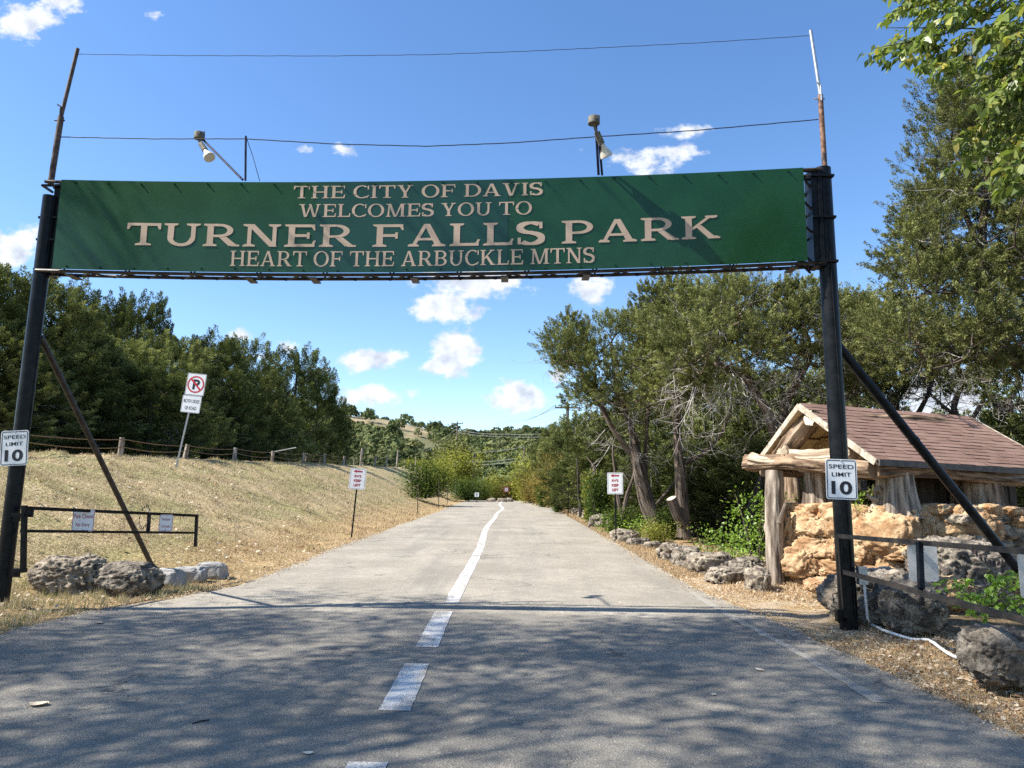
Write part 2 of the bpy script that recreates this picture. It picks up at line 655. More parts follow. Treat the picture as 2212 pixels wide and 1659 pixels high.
    pmat('hill', (.22, .165, .085), (.36, .28, .16), .05, .95, 0, c3=(.12, .12, .05), s3=.02, lo3=.5, hi3=.6)
    # travertine / limestone
    pmat('rock_grey', (.175, .142, .105), (.39, .33, .25), 5, .9, .05, 16, c3=(.085, .07, .055), s3=7, lo3=.52, hi3=.60)
    pmat('rock_dark', (.125, .105, .082), (.31, .265, .205), 6, .9, .05, 18, c3=(.06, .05, .04), s3=8, lo3=.50, hi3=.60)
    pmat('rock_gold', (.29, .165, .078), (.52, .365, .21), 4.5, .9, .05, 13, c3=(.42, .19, .075), s3=1.9, lo3=.60, hi3=.70)
    pmat('slab_rock', (.26, .25, .235), (.36, .35, .33), 4, .85, .012, 18, c3=(.20, .19, .18), s3=2.5)
    pmat('mortar', (.20, .15, .10), (.34, .25, .17), 9, .95, .03)
    # steel
    pmat('black_steel', (.004, .005, .006), (.010, .011, .013), 9, .34, .002, 60, spec=.16, c3=(.05, .038, .03), s3=14, lo3=.70, hi3=.76)
    pmat('gate_steel', (.020, .018, .016), (.036, .031, .027), 9, .5, .002, 60, spec=.4, c3=(.09, .045, .02), s3=9, lo3=.62, hi3=.75)
    pmat('dark_brown_steel', (.020, .015, .012), (.045, .034, .026), 9, .5, .002, 60)
    pmat('rusty_pipe', (.10, .045, .022), (.24, .13, .08), 16, .7, .002, 70, c3=(.03, .02, .017), s3=6)
    pmat('rusty_dark_pipe', (.045, .032, .028), (.11, .075, .06), 16, .7, .002, 70)
    pmat('galvanised', (.36, .37, .38), (.50, .51, .52), 30, .42, 0, metal=.7)
    pmat('grey_post', (.22, .23, .235), (.32, .33, .33), 30, .5, 0, metal=.5)
    pmat('blue_rod', (.015, .017, .04), (.025, .028, .07), 30, .65, 0, spec=.1)
    pmat('sign_white', (.74, .75, .76), (.80, .80, .80), 5, .35, 0, spec=.5)
    pmat('sign_black', (.012, .012, .02), None, rough=.4)
    pmat('sign_red', (.50, .012, .025), None, rough=.4)
    pmat('sign_crimson', (.36, .02, .045), None, rough=.45)
    pmat('sign_maroon', (.17, .03, .025), (.2, .04, .03), 4, .5)
    pmat('sign_back', (.52, .51, .48), (.60, .59, .56), 12, .45, 0, metal=.35)
    pmat('wire', (.02, .022, .035), None, rough=.5)
    pmat('power_wire', (.16, .17, .16), None, rough=.6)
    pmat('lamp_box', (.10, .095, .08), (.17, .16, .13), 20, .7, spec=.2)
    pmat('lamp_white', (.60, .57, .48), (.54, .51, .42), 12, .4)
    pmat('conduit', (.62, .61, .58), (.74, .73, .70), 25, .5)
    pmat('pole_wood', (.085, .07, .055), (.16, .135, .11), 12, .9, .01, stretch=(1, 1, .1))
    pmat('insulator', (.1, .25, .3), None, rough=.2)
    pmat('rope', (.20, .11, .05), (.32, .20, .10), 40, .9, .004)
    pmat('post_wood', (.17, .135, .105), (.40, .35, .29), 9, .9, .01, stretch=(1, 1, .15), c3=(.55, .52, .47), s3=4, lo3=.6, hi3=.66)
    pmat('post_white', (.55, .53, .48), (.72, .70, .66), 9, .85, .004, stretch=(1, 1, .3))
    # banner
    pmat('banner_green', (.008, .050, .014), (.011, .060, .019), 2, .27, 0, spec=.35, coat=.12)
    pmat('banner_teal', (.008, .046, .022), (.010, .053, .027), 2, .27, 0, spec=.4, coat=.18)
    pmat('banner_letters', (.44, .325, .235), (.50, .37, .27), 3, .45, 0, spec=.4)
    # wood of the booth
    pmat('grey_log', (.10, .075, .055), (.40, .335, .265), 9, .9, .03, 12, coord='UV', stretch=(1, .12, 1), c3=(.07, .052, .04), s3=5, lo3=.56, hi3=.66)
    pmat('brown_log', (.075, .045, .027), (.32, .22, .14), 10, .9, .04, 12, coord='UV', stretch=(1, .14, 1), c3=(.50, .42, .32), s3=3, lo3=.54, hi3=.66)
    pmat('pale_log', (.22, .16, .105), (.56, .46, .34), 10, .9, .04, 12, coord='UV', stretch=(1, .14, 1), c3=(.13, .085, .05), s3=5, lo3=.55, hi3=.65)
    pmat('cut_wood', (.62, .50, .34), (.72, .61, .45), 14, .85)
    pmat('dark_boards', (.05, .036, .028), (.10, .072, .055), 12, .9, .01, stretch=(1, 1, .1))
    pmat('soffit', (.68, .50, .28), (.74, .56, .33), 2.5, .8, .003, 20)
    pmat('batten', (.16, .075, .04), None, rough=.8)
    pmat('fascia', (.34, .29, .22), (.50, .44, .35), 9, .8, .004, c3=(.2, .15, .1), s3=5, lo3=.56, hi3=.64)
    pmat('gutter', (.06, .05, .045), (.10, .085, .07), 8, .6)
    m, nt = newmat('shingles')
    T = NT(nt)
    uv = T.n('ShaderNodeTexCoord').outputs['UV']
    tc = T.n('ShaderNodeTexCoord').outputs['Object']
    br = T.n('ShaderNodeTexBrick', {'Vector': uv, 'Scale': 1.0, 'Mortar Size': .0, 'Brick Width': .28, 'Row Height': .14, 'Color1': (.0, .0, .0, 1), 'Color2': (1, 1, 1, 1), 'Mortar': (.5, .5, .5, 1), 'Bias': 0.0}, offset=.37)
    c = T.mix(br.outputs['Color'], (.185, .115, .088, 1), (.265, .175, .136, 1))
    c = T.mix(T.rng(T.noise(tc, 120, 3, .7), .35, .65, .5, 0), c, (.10, .05, .04, 1))
    c = T.mix(T.rng(T.noise(tc, .9, 4), .45, .65, 0, .3), c, (.33, .21, .17, 1))
    p = T.n('ShaderNodeBsdfPrincipled', {'Base Color': c, 'Roughness': .95, 'Specular IOR Level': .15})
    b = T.n('ShaderNodeBump', {'Strength': .6, 'Distance': .004, 'Height': T.noise(tc, 150, 3, .7)})
    T.set(p, 'Normal', b.outputs[0])
    T.out(p.outputs[0])
    # bark
    pmat('bark', (.035, .026, .02), (.17, .13, .10), 8, .95, .04, 9, coord='UV', stretch=(1, .13, 1), c3=(.30, .255, .21), s3=5, lo3=.56, hi3=.68)
    pmat('bark_dark', (.022, .018, .015), (.075, .06, .05), 7, .95, .03, 9, coord='UV', stretch=(1, .13, 1))
    pmat('twig_grey', (.22, .20, .18), (.42, .39, .35), 12, .9)
    # foliage
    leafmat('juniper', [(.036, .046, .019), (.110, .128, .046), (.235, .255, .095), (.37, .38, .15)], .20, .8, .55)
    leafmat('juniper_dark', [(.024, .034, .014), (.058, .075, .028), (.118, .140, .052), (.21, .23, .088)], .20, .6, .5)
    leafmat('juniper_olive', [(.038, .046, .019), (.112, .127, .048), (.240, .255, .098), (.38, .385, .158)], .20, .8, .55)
    leafmat('elm', [(.06, .095, .022), (.12, .17, .04), (.20, .26, .065), (.30, .35, .11), (.45, .36, .08)], .45, .6, .75, .02)
    leafmat('yellowgreen', [(.15, .17, .035), (.25, .265, .055), (.37, .36, .09), (.52, .48, .17)], .45, .4, .75)
    leafmat('autumn', [(.13, .13, .045), (.22, .185, .06), (.30, .22, .08), (.36, .23, .10)], .4, .4, .7)
    leafmat('green_shrub', [(.035, .065, .018), (.07, .115, .03), (.13, .18, .05), (.24, .28, .10)], .38, .6, .6)
    leafmat('bright_leaf', [(.11, .21, .025), (.19, .32, .045), (.30, .44, .08), (.42, .52, .15)], .45, 1.0, .8, .02)
    leafmat('hill_leaf', [(.055, .075, .036), (.085, .110, .048), (.125, .148, .062), (.165, .180, .078), (.215, .21, .095)], .15, .02, .6)
    rndmat('dry_grass', [(.24, .175, .095), (.42, .335, .205), (.58, .48, .32), (.35, .33, .15), (.18, .19, .07)])
    rndmat('rust_grass', [(.23, .15, .08), (.42, .30, .165), (.57, .44, .27), (.58, .47, .31)])
    rndmat('litter', [(.12, .06, .03), (.28, .16, .08), (.42, .30, .18), (.54, .45, .33), (.60, .53, .42)])


build_mats()

# ================================================================== ground, road, markings


def ramp_axis(lo, hi, step, far, k=1.35):
    a = list(np.arange(lo, hi + 1e-6, step))
    s, x = step, lo
    left = []
    while x > -far:
        s *= k; x -= s; left.append(x)
    s, x = step, hi
    right = []
    while x < far:
        s *= k; x += s; right.append(x)
    return np.array(left[::-1] + a + right)


def sheet(name, X, Y, Z, mat, kind, attrs=None):
    """grid mesh; X, Y, Z are (rows, cols)"""
    r, c = X.shape
    V = np.stack([X, Y, Z], -1).reshape(-1, 3)
    i = np.arange(r * c).reshape(r, c)
    Fc = np.stack([i[:-1, :-1], i[:-1, 1:], i[1:, 1:], i[1:, :-1]], -1).reshape(-1, 4)
    me = bpy.data.meshes.new(name)
    me.vertices.add(len(V)); me.vertices.foreach_set('co', V.astype(np.float32).ravel())
    me.loops.add(Fc.size); me.loops.foreach_set('vertex_index', Fc.astype(np.int32).ravel())
    me.polygons.add(len(Fc)); me.polygons.foreach_set('loop_start', np.arange(0, Fc.size, 4, dtype=np.int32))
    me.polygons.foreach_set('use_smooth', np.ones(len(Fc), bool))
    for k, v in (attrs or {}).items():
        a = me.attributes.new(k, 'FLOAT', 'POINT')
        a.data.foreach_set('value', v.astype(np.float32).ravel())
    me.materials.append(MATS[mat])
    me.update(); me.validate()
    o = link(name, me)
    if kind:
        o['kind'] = kind
    return o


def build_ground():
    xs = ramp_axis(-22, 16, .22, 2500)
    ys = ramp_axis(-6, 62, .30, 3000, 1.25)
    X, Y = np.meshgrid(xs, ys)
    Z = gz(X, Y)
    Z = np.where(np.abs(X) > 60, np.minimum(Z, 5), Z)
    inside = sst((X - edge_l(Y) - .05) / .3) * sst((edge_r(Y) - .05 - X) / .3) * (Y < 140)
    Z = Z - .06 * inside - .012
    right = sst((X - 3.2) / .3)
    dirt = right * sst((Y - 8.6) / 1.0) * (1 - sst((Y - 15.5) / 4.0)) * (1 - sst((X - 6.5) / 1.0)) + .55 * right * (Y < 9)
    rust = np.clip(right + (1 - sst((edge_l(Y) - X - 1.2) / 2.2)) * .8, 0, 1)
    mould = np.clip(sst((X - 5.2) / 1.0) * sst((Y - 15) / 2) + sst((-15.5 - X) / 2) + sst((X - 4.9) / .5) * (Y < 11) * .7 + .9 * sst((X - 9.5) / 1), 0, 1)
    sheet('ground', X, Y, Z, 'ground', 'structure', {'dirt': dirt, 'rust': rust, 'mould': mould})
    # road sheet with a ragged edge
    ys = np.concatenate([np.arange(-5, 34, .12), np.arange(34, 150, .8)])
    rg = np.random.default_rng(5)

    def rag(n):
        a = rg.normal(0, 1, n)
        return np.convolve(a, [.25, .5, .25], 'same') * .05 + np.convolve(rg.normal(0, 1, n), np.ones(25) / 25, 'same') * .22
    L, R = edge_l(ys) + rag(len(ys)), edge_r(ys) + rag(len(ys)) * .7
    t = np.linspace(0, 1, 30)[None, :]
    X = L[:, None] * (1 - t) + R[:, None] * t
    Y = np.repeat(ys[:, None], 30, 1)
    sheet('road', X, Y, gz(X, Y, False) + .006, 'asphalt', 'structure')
    # centre line: dashes, then a continuous line with a wobbly hand
    rg = np.random.default_rng(3)

    def stripe(name, y0, y1, xf, w, mat, step=.08, jag=.0025, off=.011):
        ys = np.arange(y0, y1 + 1e-6, step)
        c = xf(ys)
        l, r = c - w / 2 + rg.normal(0, jag, len(ys)), c + w / 2 + rg.normal(0, jag, len(ys))
        X = np.stack([l, c, r], 1)
        Y = np.repeat(ys[:, None], 3, 1)
        sheet(name, X, Y, gz(X, Y, False) + off, mat, 'structure')
    cx = lambda y: -.86 + .04 * np.sin(y * .35 + .6) - .02 * (y < 8)
    far = lambda y: cx(y) + .05 * np.sin(y * .16) + .24 * np.exp(-((y - 52) / 6.0) ** 2) - .08 * np.exp(-((y - 72) / 7.0) ** 2)
    for y0, y1 in ((2.3, 4.78), (5.85, 7.42), (8.1, 10.35)):
        stripe('centre_line_dash', y0, y1, cx, .24, 'white_paint')
    stripe('centre_line', 11.0, 92, far, .215, 'white_paint', .25, .005)
    stripe('edge_line', 6.2, 12.5, lambda y: 2.98 + .03 * np.sin(y), .11, 'yellow_paint', .2, .012)
    # the pale gravel track on top of the bank
    ys = np.arange(24, 170, 2.0)
    t = np.linspace(0, 1, 6)[None, :]
    cx0 = -16.6 - .02 * (ys - 40)
    X = (cx0 - 1.5)[:, None] * (1 - t) + (cx0 + 1.6)[:, None] * t
    Y = np.repeat(ys[:, None], 6, 1)
    sheet('track', X, Y, gz(X, Y, False) + .03, 'track', 'structure')


build_ground()


def hill_z(x, y):
    """far hillside: its skyline runs down to the right"""
    x, y = np.asarray(x, float), np.asarray(y, float)
    sx = np.array([-900, -260, -110, -95, -70, -42, -15, 12, 30, 60, 200, 900])
    sz = np.array([66, 57, 50.5, 48.5, 46, 41, 38.5, 38.5, 34, 28.5, 20, 16])
    ridge = np.interp(x * 450 / np.maximum(y, 300), sx, sz)
    t = sst((y - 165) / 285.0)
    z = -4 + (ridge + 4) * (t ** 1.05)
    z = np.where(y > 450, ridge - (y - 450) * .03, z)
    return z + 1.2 * np.sin(x * .045 + y * .03) * t + .8 * np.sin(x * .11 - y * .07) * t


def build_hill():
    xs = np.arange(-420, 421, 6.0)
    ys = np.concatenate([np.arange(165, 480, 5.0), np.arange(480, 900, 40)])
    X, Y = np.meshgrid(xs, ys)
    sheet('hill', X, Y, hill_z(X, Y), 'hill', 'structure')
    rg = np.random.default_rng(11)
    n = 9000
    y = 172 + 290 * rg.random(n) ** .8
    x = (rg.random(n) - .5) * 1.05 * y
    ok = np.ones(n, bool)
    # clearings: grassy top on the left, two pale bands
    px = 1106 + FPX * x / y
    z = hill_z(x, y)
    py = 1078.5 - FPX * (z - 1.6) / y
    top = np.interp(px, [700, 760, 870, 960, 1060], [10, 32, 26, 15, 4])
    sky_y = 1078.5 - FPX * (hill_z(450 * (px - 1106) / FPX, 450 * np.ones(n)) - 1.6) / 450
    dens = np.ones(n)
    dens = np.where(py < sky_y + top, .07, dens)
    band = (px > 862) & (px < 985) & (np.abs(py - (958 + (px - 862) * .27)) < 14 + 4 * rg.random(n))
    band2 = (px > 775) & (px < 822) & (np.abs(py - (922 + (px - 775) * .25)) < 11)
    dens = np.where(band | band2, 0.0, dens)
    keep = rg.random(n) < dens
    x, y, z = x[keep], y[keep], z[keep]
    H = rg.uniform(3.2, 6.8, len(x)) * np.where(y < 220, 1.2, 1)
    R = H * rg.uniform(.42, .62, len(x))
    k = 84
    N = len(x)
    th = rg.random((N, k)) * 2 * np.pi
    cz = rg.random((N, k)) * 1.6 - .6
    rr = np.sqrt(np.clip(1 - (cz / 1.05) ** 2, .05, 1))
    rad = rg.uniform(.75, 1.08, (N, k))
    C = np.stack([x[:, None] + R[:, None] * rr * rad * np.cos(th), y[:, None] + R[:, None] * rr * rad * np.sin(th),
                  z[:, None] + H[:, None] * .5 + H[:, None] * .5 * cz * rad], -1).reshape(-1, 3)
    nrm = unit(np.stack([rr * np.cos(th), rr * np.sin(th), cz], -1).reshape(-1, 3) + rg.normal(0, .45, (N * k, 3)))
    a = unit(np.cross(nrm, rg.normal(0, 1, (N * k, 3))))
    b = np.cross(nrm, a)
    s = (np.repeat(R, k) * rg.uniform(.19, .36, N * k))[:, None]
    V = np.stack([C + a * s, C - a * s * .6 + b * s * .9, C - a * s * .6 - b * s * .9], 1)
    tr = np.repeat(rg.random(N), k)
    rnd = np.clip(.75 * tr + .25 * rg.random(N * k), 0, 1)
    o = tris('hill_woods', V, rnd, 'hill_leaf')
    tag(o, 'far dark green woods covering the hillside beyond the road crest', 'woods', kind='stuff')


build_hill()

# ================================================================== gate posts, beam, banner
YL, YR = 9.95, 9.6


def build_arch():
    # ---- banner corners
    TL, BL = at(133, 388, YL - .15), at(112, 580, YL - .15)
    TR, BR = at(1735, 362, YR - .15), at(1745, 563, YR - .15)
    sag = .105

    def bp(u, v, off=0.0):
        """point of the banner; u from left, v down from the top, off towards the road user"""
        a = TL.lerp(TR, u)
        b = BL.lerp(BR, u)
        p = a.lerp(b, v)
        s = sag * (1 - (2 * u - 1) ** 2)
        p = p + Vector((0, 0, -s))
        return p + Vector((-.03, -1, 0)) * (off + .012 * math.sin(u * 9) * math.sin(v * 3.1))
    bw, bh = (TR - TL).length, (BL - TL).length
    root = thing('entrance_banner', 'long green welcome banner with tan capitals stretched above the road', 'banner', bp(.5, 1))
    for k, (u0, u1, mt) in enumerate(((0, .3585, 'banner_green'), (.3585, .6045, 'banner_teal'), (.6045, 1, 'banner_green'))):
        mb = MB()
        nu, nv = max(4, int((u1 - u0) * 60)), 8
        lap = .006 if k == 1 else 0
        for off, flip in ((.003 * (k == 1), False), (-.006 + .003 * (k == 1), True)):
            V = [bp(u0 - lap + (u1 - u0 + 2 * lap) * i / nu, j / nv, off) for j in range(nv + 1) for i in range(nu + 1)]
            Fc = [(j * (nu + 1) + i, (j + 1) * (nu + 1) + i, (j + 1) * (nu + 1) + i + 1, j * (nu + 1) + i + 1) for j in range(nv) for i in range(nu)]
            mb.add(V, [f[::-1] for f in Fc] if flip else Fc)
        mb.build('panel', mt, root, smooth=True)
    # bolts along both edges
    mb = MB()
    for i in range(22):
        u = .02 + .96 * i / 21
        for v in (.03, .97):
            p = bp(u, v + .008 * math.sin(i * 7.3), 0)
            mb.tube([p, p + Vector((0, -.03, 0))], [.009, .009], 6)
            mb.tube([p + Vector((0, -.004, 0)), p + Vector((0, -.012, 0))], [.017, .017], 6)
    mb.build('bolts', 'banner_green', root)['kind'] = 'stuff'
    # ---- letters
    lines = [("THE CITY OF DAVIS", .3215, .6560, .046, .184, .168, .085), ("WELCOMES YOU TO", .3300, .6420, .250, .392, .168, .085),
             ("TURNER FALLS PARK", .0985, .8880, .476, .722, .165, .125), ("HEART OF THE ARBUCKLE MTNS", .2415, .7245, .770, .934, .160, .080)]
    for txt, u0, u1, v0, v1, Sx, Tx in lines:
        for mb in glyph_line(txt, u0, u1, v0, v1, Sx, Tx, bp):
            mb.build('lettering', 'banner_letters', root)

    # ---- truss behind the banner
    tr = thing('sign_truss', 'dark steel lattice truss carrying the green banner between the two poles', 'truss', bp(.5, 1))
    D = .20

    def tp(u, v, d):
        return bp(u, v, 0) + Vector((0, .035 + d, 0))
    us = [i / 40 for i in range(-1, 42)]
    for v, d in ((.015, 0), (.015, D), (1.015, .01), (1.015, D)):
        mb = MB()
        mb.tube([tp(u, v, d) for u in us], .024, 6)
        mb.build('chord', 'dark_brown_steel', tr)
    mb = MB()
    for i in range(44):
        u, u2 = -.02 + 1.04 * i / 44, -.02 + 1.04 * (i + 1) / 44
        d0, d1 = (0, D) if i % 2 else (D, 0)
        mb.tube([tp(u, 1.03, d0), tp(u2, 1.03, d1)], .012, 5)
    mb.build('lacing', 'dark_brown_steel', tr)
    for dd in (D,):
        mb = MB()
        for i in range(22):
            u, u2 = i / 22, (i + 1) / 22
            v0, v1 = (.02, 1) if i % 2 else (1, .02)
            mb.tube([tp(u, v0, dd), tp(u2, v1, dd)], .012, 5)
        mb.build('web', 'black_steel', tr)
    mb = MB()
    for u in (.02, .265, .352, .487, .607, .715, .985):
        mb.box(tp(u, 1.045, .14), (.10, .26, .02))
    mb.build('clips', 'dark_brown_steel', tr)['kind'] = 'stuff'

    # ---- poles
    def pole(name, label, base, top, r):
        t = thing(name, label, 'pole', base)
        mb = MB()
        b = base + Vector((0, 0, -.3))
        mb.tube([b, base.lerp(top, .5), top], r, 24)
        mb.build('shaft', 'black_steel', t, True, 40)
        return t
    bl = at(2, 1290, YL); tl = at(91, 575, YL)
    bl.z = g(bl.x, bl.y)
    top_l = bl + (tl - bl) * ((at(104, 425, YL).z - bl.z) / (tl.z - bl.z))
    PL = pole('gate_pole', 'black steel pole holding up the left end of the green banner', bl, top_l, .098)
    mb = MB()
    ce = bp(0, 0, 0) + Vector((-.09, .17, 0))
    cb = bp(0, 1.03, 0) + Vector((-.07, .17, -.02))
    mb.bar(cb, ce, .15, .05, (0, 1, 0)); mb.bar(cb + Vector((-.07, .06, 0)), ce + Vector((-.07, .06, 0)), .05, .16, (0, 1, 0))
    mb.build('channel', 'black_steel', PL)
    for k, f in enumerate((.06, .38, .62, .97)):
        mb = MB()
        p = cb.lerp(ce, f)
        mb.bar(p + Vector((-.235, -.06, 0)), p + Vector((.06, -.06, 0)), .025, .03)
        mb.bar(p + Vector((-.245, .18, 0)), p + Vector((-.245, -.07, 0)), .025, .03)
        mb.build('strap', 'black_steel', PL)
    for f0, f1 in ((.02, .22), (.30, .5), (.72, .52), (.98, .76)):
        mb = MB(); mb.tube([cb.lerp(ce, f0) + Vector((.04, -.1, 0)), cb.lerp(ce, f1) + Vector((.3, -.14, 0))], .015, 6)
        mb.build('end_lacing', 'black_steel', PL)

    br = at(1834, 1356, YR); tr_ = at(1778, 400, YR)
    br.z = g(br.x, br.y) - .02
    top_r = br + (tr_ - br) * ((at(1777, 365, YR).z - br.z) / (tr_.z - br.z))
    PR = pole('gate_pole', 'black steel pole holding up the right end of the green banner', br, top_r, .112)
    mb = MB()
    ce = bp(1, .0, 0) + Vector((.16, .15, .0))
    cb = bp(1, 1.03, 0) + Vector((.15, .15, -.02))
    mb.bar(cb, ce, .09, .22, (0, 1, 0)); mb.bar(cb + Vector((.07, -.03, 0)), ce + Vector((.07, -.03, 0)), .05, .2, (0, 1, 0))
    mb.build('channel', 'black_steel', PR)
    for f in (.05, .5, .93):
        mb = MB()
        p = cb.lerp(ce, f)
        mb.bar(p + Vector((-.05, -.13, 0)), p + Vector((.265, -.13, 0)), .025, .03)
        mb.bar(p + Vector((.255, .18, 0)), p + Vector((.255, -.13, 0)), .025, .03)
        mb.build('strap', 'black_steel', PR)
    for f0, f1 in ((1., .80), (.70, .58), (.42, .30), (.1, .0)):
        mb = MB()
        a, b = bp(1, 1 - f0, 0), cb.lerp(ce, f1 if f0 > .5 else f0 - .08)
        mb.tube([a + Vector((-.05, .06, 0)), b + Vector((-.02, -.06, 0))], .016, 6)
        mb.build('end_lacing', 'black_steel', PR)
        mb = MB(); mb.tube([a + Vector((-.05, .22, -.06)), b + Vector((-.02, .1, -.06))], .016, 6)
        mb.build('end_lacing', 'black_steel', PR)
    for v in (0.01, .1, 1.0):
        a = bp(1, v, 0)
        mb = MB(); mb.tube([a + Vector((-.1, .06, 0)), a + Vector((.2, .1, 0))], .018, 6)
        mb.build('end_lacing', 'black_steel', PR)
    # thin dark tube standing in for a shadow line down the pole
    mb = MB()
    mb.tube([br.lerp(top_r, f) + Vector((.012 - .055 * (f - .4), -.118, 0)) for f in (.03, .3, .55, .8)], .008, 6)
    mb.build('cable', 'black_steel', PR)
    mb = MB()
    q = at(1860, 1250, YR - .2)
    mb.box(at(1862, 1243, YR - .12), (.11, .08, .22))
    mb.build('junction_box', 'galvanised', PR)

    # ---- braces
    def brace(label, a, b, r, mt, joint=None):
        o = MB()
        o.tube([a, a.lerp(b, .5), b], r, 16)
        if joint:
            o.tube([a.lerp(b, joint), a.lerp(b, joint + .012)], r * 1.12, 16)
        t = tag(o.build('pole_brace', mt, None, True, 40), label, 'brace')
        return t
    f = ongr(335, 1234)
    brace('thin dark pipe propping the left pole from the grass bank', at(88, 728, YL + .05), at(335, 1236, 13.0), .040, 'dark_brown_steel')
    brace('thick glossy black pipe propping the right pole above the gate', at(1795, 728, YR + .06), at(2225, 1262, 9.9), .060, 'black_steel', .42)

    # ---- upright rods carrying the wires
    def rod(label, segs, mt):
        t = thing('wire_mast', label, 'mast', segs[0][0])
        for (a, b, r, m_) in segs:
            mb = MB(); mb.tube([a, b], r, 10); mb.build('tube', m_, t, True, 40)
        a, b, r, _ = segs[0]
        mb = MB()
        mb.tube([b + Vector((0, -.03, -.1)), b + Vector((0, -.03, .14)), b + Vector((-.05, -.03, .17))], .012, 6)
        mb.tube([b + Vector((-.09, 0, -.06)), b + Vector((.06, 0, -.06))], .01, 6)
        mb.build('clamp', m_, t)
    a0, a1, a2 = at(109, 400, YL), at(132, 252, YL), at(168, 105, YL)
    rod('rusty two piece pipe mast rising above the left pole', [(a0, a1, .040, 'rusty_dark_pipe'), (a1, a2, .026, 'rusty_dark_pipe')], 0)
    b0, b1, b2 = at(1783, 385, YR), at(1772, 205, YR), at(1751, 66, YR)
    rod('rusty pipe mast with bare grey top rising above the right pole', [(b0, b1, .036, 'rusty_pipe'), (b1, b2, .024, 'galvanised')], 0)
    # ---- wires
    def wire(label, pts, r, kink=0):
        P = []
        for i in range(len(pts) - 1):
            p, q = pts[i], pts[i + 1]
            for k in range(10):
                P.append(p.lerp(q, k / 10) + Vector((0, 0, kink * math.sin((i * 10 + k) * 2.3))))
        P.append(pts[-1])
        mb = MB(); mb.tube(P, r, 5)
        return tag(mb.build('span_wire', 'wire'), label, 'wire')
    dd = lambda px: YL + (YR - YL) * (px - 150) / 1620
    wire('thin upper wire strung between the tops of the two masts', [at(x, y, dd(x)) for x, y in ((168, 117), (400, 120), (700, 121), (932, 118), (1130, 111), (1300, 103), (1520, 92), (1750, 77))], .0042, .003)
    wire('thicker lower wire strung between the masts over the banner', [at(x, y, dd(x)) for x, y in ((133, 296), (330, 300), (530, 300), (720, 311), (920, 316), (1100, 309), (1280, 296), (1500, 282), (1768, 258))], .0075, .002)
    # slim post on the banner that lifts the lower wire
    p0, p1 = at(530, 390, dd(530) - .05), at(531, 294, dd(530) - .05)
    mb = MB(); mb.tube([p0, p1], .016, 8)
    tag(mb.build('wire_prop', 'blue_rod'), 'slim blue rod standing on the banner top to lift the wire', 'rod')
    mb = MB(); mb.tube([p1, p1.lerp(at(547, 340, dd(530)), .9), at(561, 391, dd(530))], .005, 5)
    tag(mb.build('guy_wire', 'wire'), 'thin slack wire from the blue rod down to the banner', 'wire')

    # ---- floodlights on arms
    def flood(label, foot, head, aim, two):
        t = thing('floodlight', label, 'floodlight', foot)
        mb = MB(); mb.tube([foot, head], .018, 8)
        if two:
            mb.tube([foot + Vector((.05, .0, 0)), head + Vector((.05, .02, -.30))], .016, 8)
        mb.build('arm', 'blue_rod', t)
        mb = MB()
        c = head + Vector((-.03, -.04, .03))
        mb.tube([c + Vector((0, 0, -.055)), c + Vector((0, 0, -.05)), c + Vector((0, 0, .04)), c + Vector((0, 0, .05))], [.068, .08, .08, .074], 18)
        mb.tube([c + Vector((.02, -.1, 0)), c + Vector((.02, -.103, 0))], [.028, .028], 10)
        mb.tube([c + Vector((.07, 0, .05)), c + Vector((.07, 0, .075))], [.012, .012], 6)
        mb.build('junction_box', 'lamp_box', t, True, 35)
        k = c + Vector((0, -.01, -.06))
        k2 = k + aim * .09 + Vector((0, 0, -.02)); k3 = k2 + aim * .17
        mb = MB(); mb.tube([k, k.lerp(k2, .5) + Vector((0, 0, -.02)), k2], .018, 8); mb.tube([k2, k3], [.042, .046], 14)
        hold = mb.build('lamp_holder', 'lamp_box', t, True, 35)
        mb = MB(); mb.tube([k3, k3 + aim * .05, k3 + aim * .14, k3 + aim * .175, k3 + aim * .185], [.035, .04, .082, .088, .07], 18)
        mb.build('bulb', 'lamp_white', hold, True, 50)
    flood('white bulb floodlight on a slanting arm over the left half of the banner', at(524, 388, dd(524) + .1), at(437, 300, dd(437) + .85), Vector((.50, -.25, -.70)).normalized(), False)
    flood('white bulb floodlight on an upright arm over the right half of the banner', at(1293, 378, dd(1293) - .05), at(1287, 268, dd(1287) - .45), Vector((.40, .35, -.75)).normalized(), True)
    # ---- conduit down the right pole and along the ground
    P = [at(1866, 1256, YR - .13), at(1874, 1335, YR - .13)]
    for (x, y) in ((1880, 1352), (1905, 1366), (1960, 1384), (2060, 1424), (2150, 1460), (2230, 1492)):
        q = ongr(x, y); q.z += .03; P.append(q)
    Q = P[:2]
    for p, q in zip(P[2:-1], P[3:]):
        for k in range(8):
            r_ = p.lerp(q, k / 8); r_.z = max(r_.z, g(r_.x, r_.y) + .028); Q.append(r_)
    mb = MB(); mb.tube(Q, .017, 10)
    t = tag(mb.build('electrical_conduit', 'conduit', None, True), 'white pipe running down the right pole and along the verge', 'conduit')
    return PL, PR


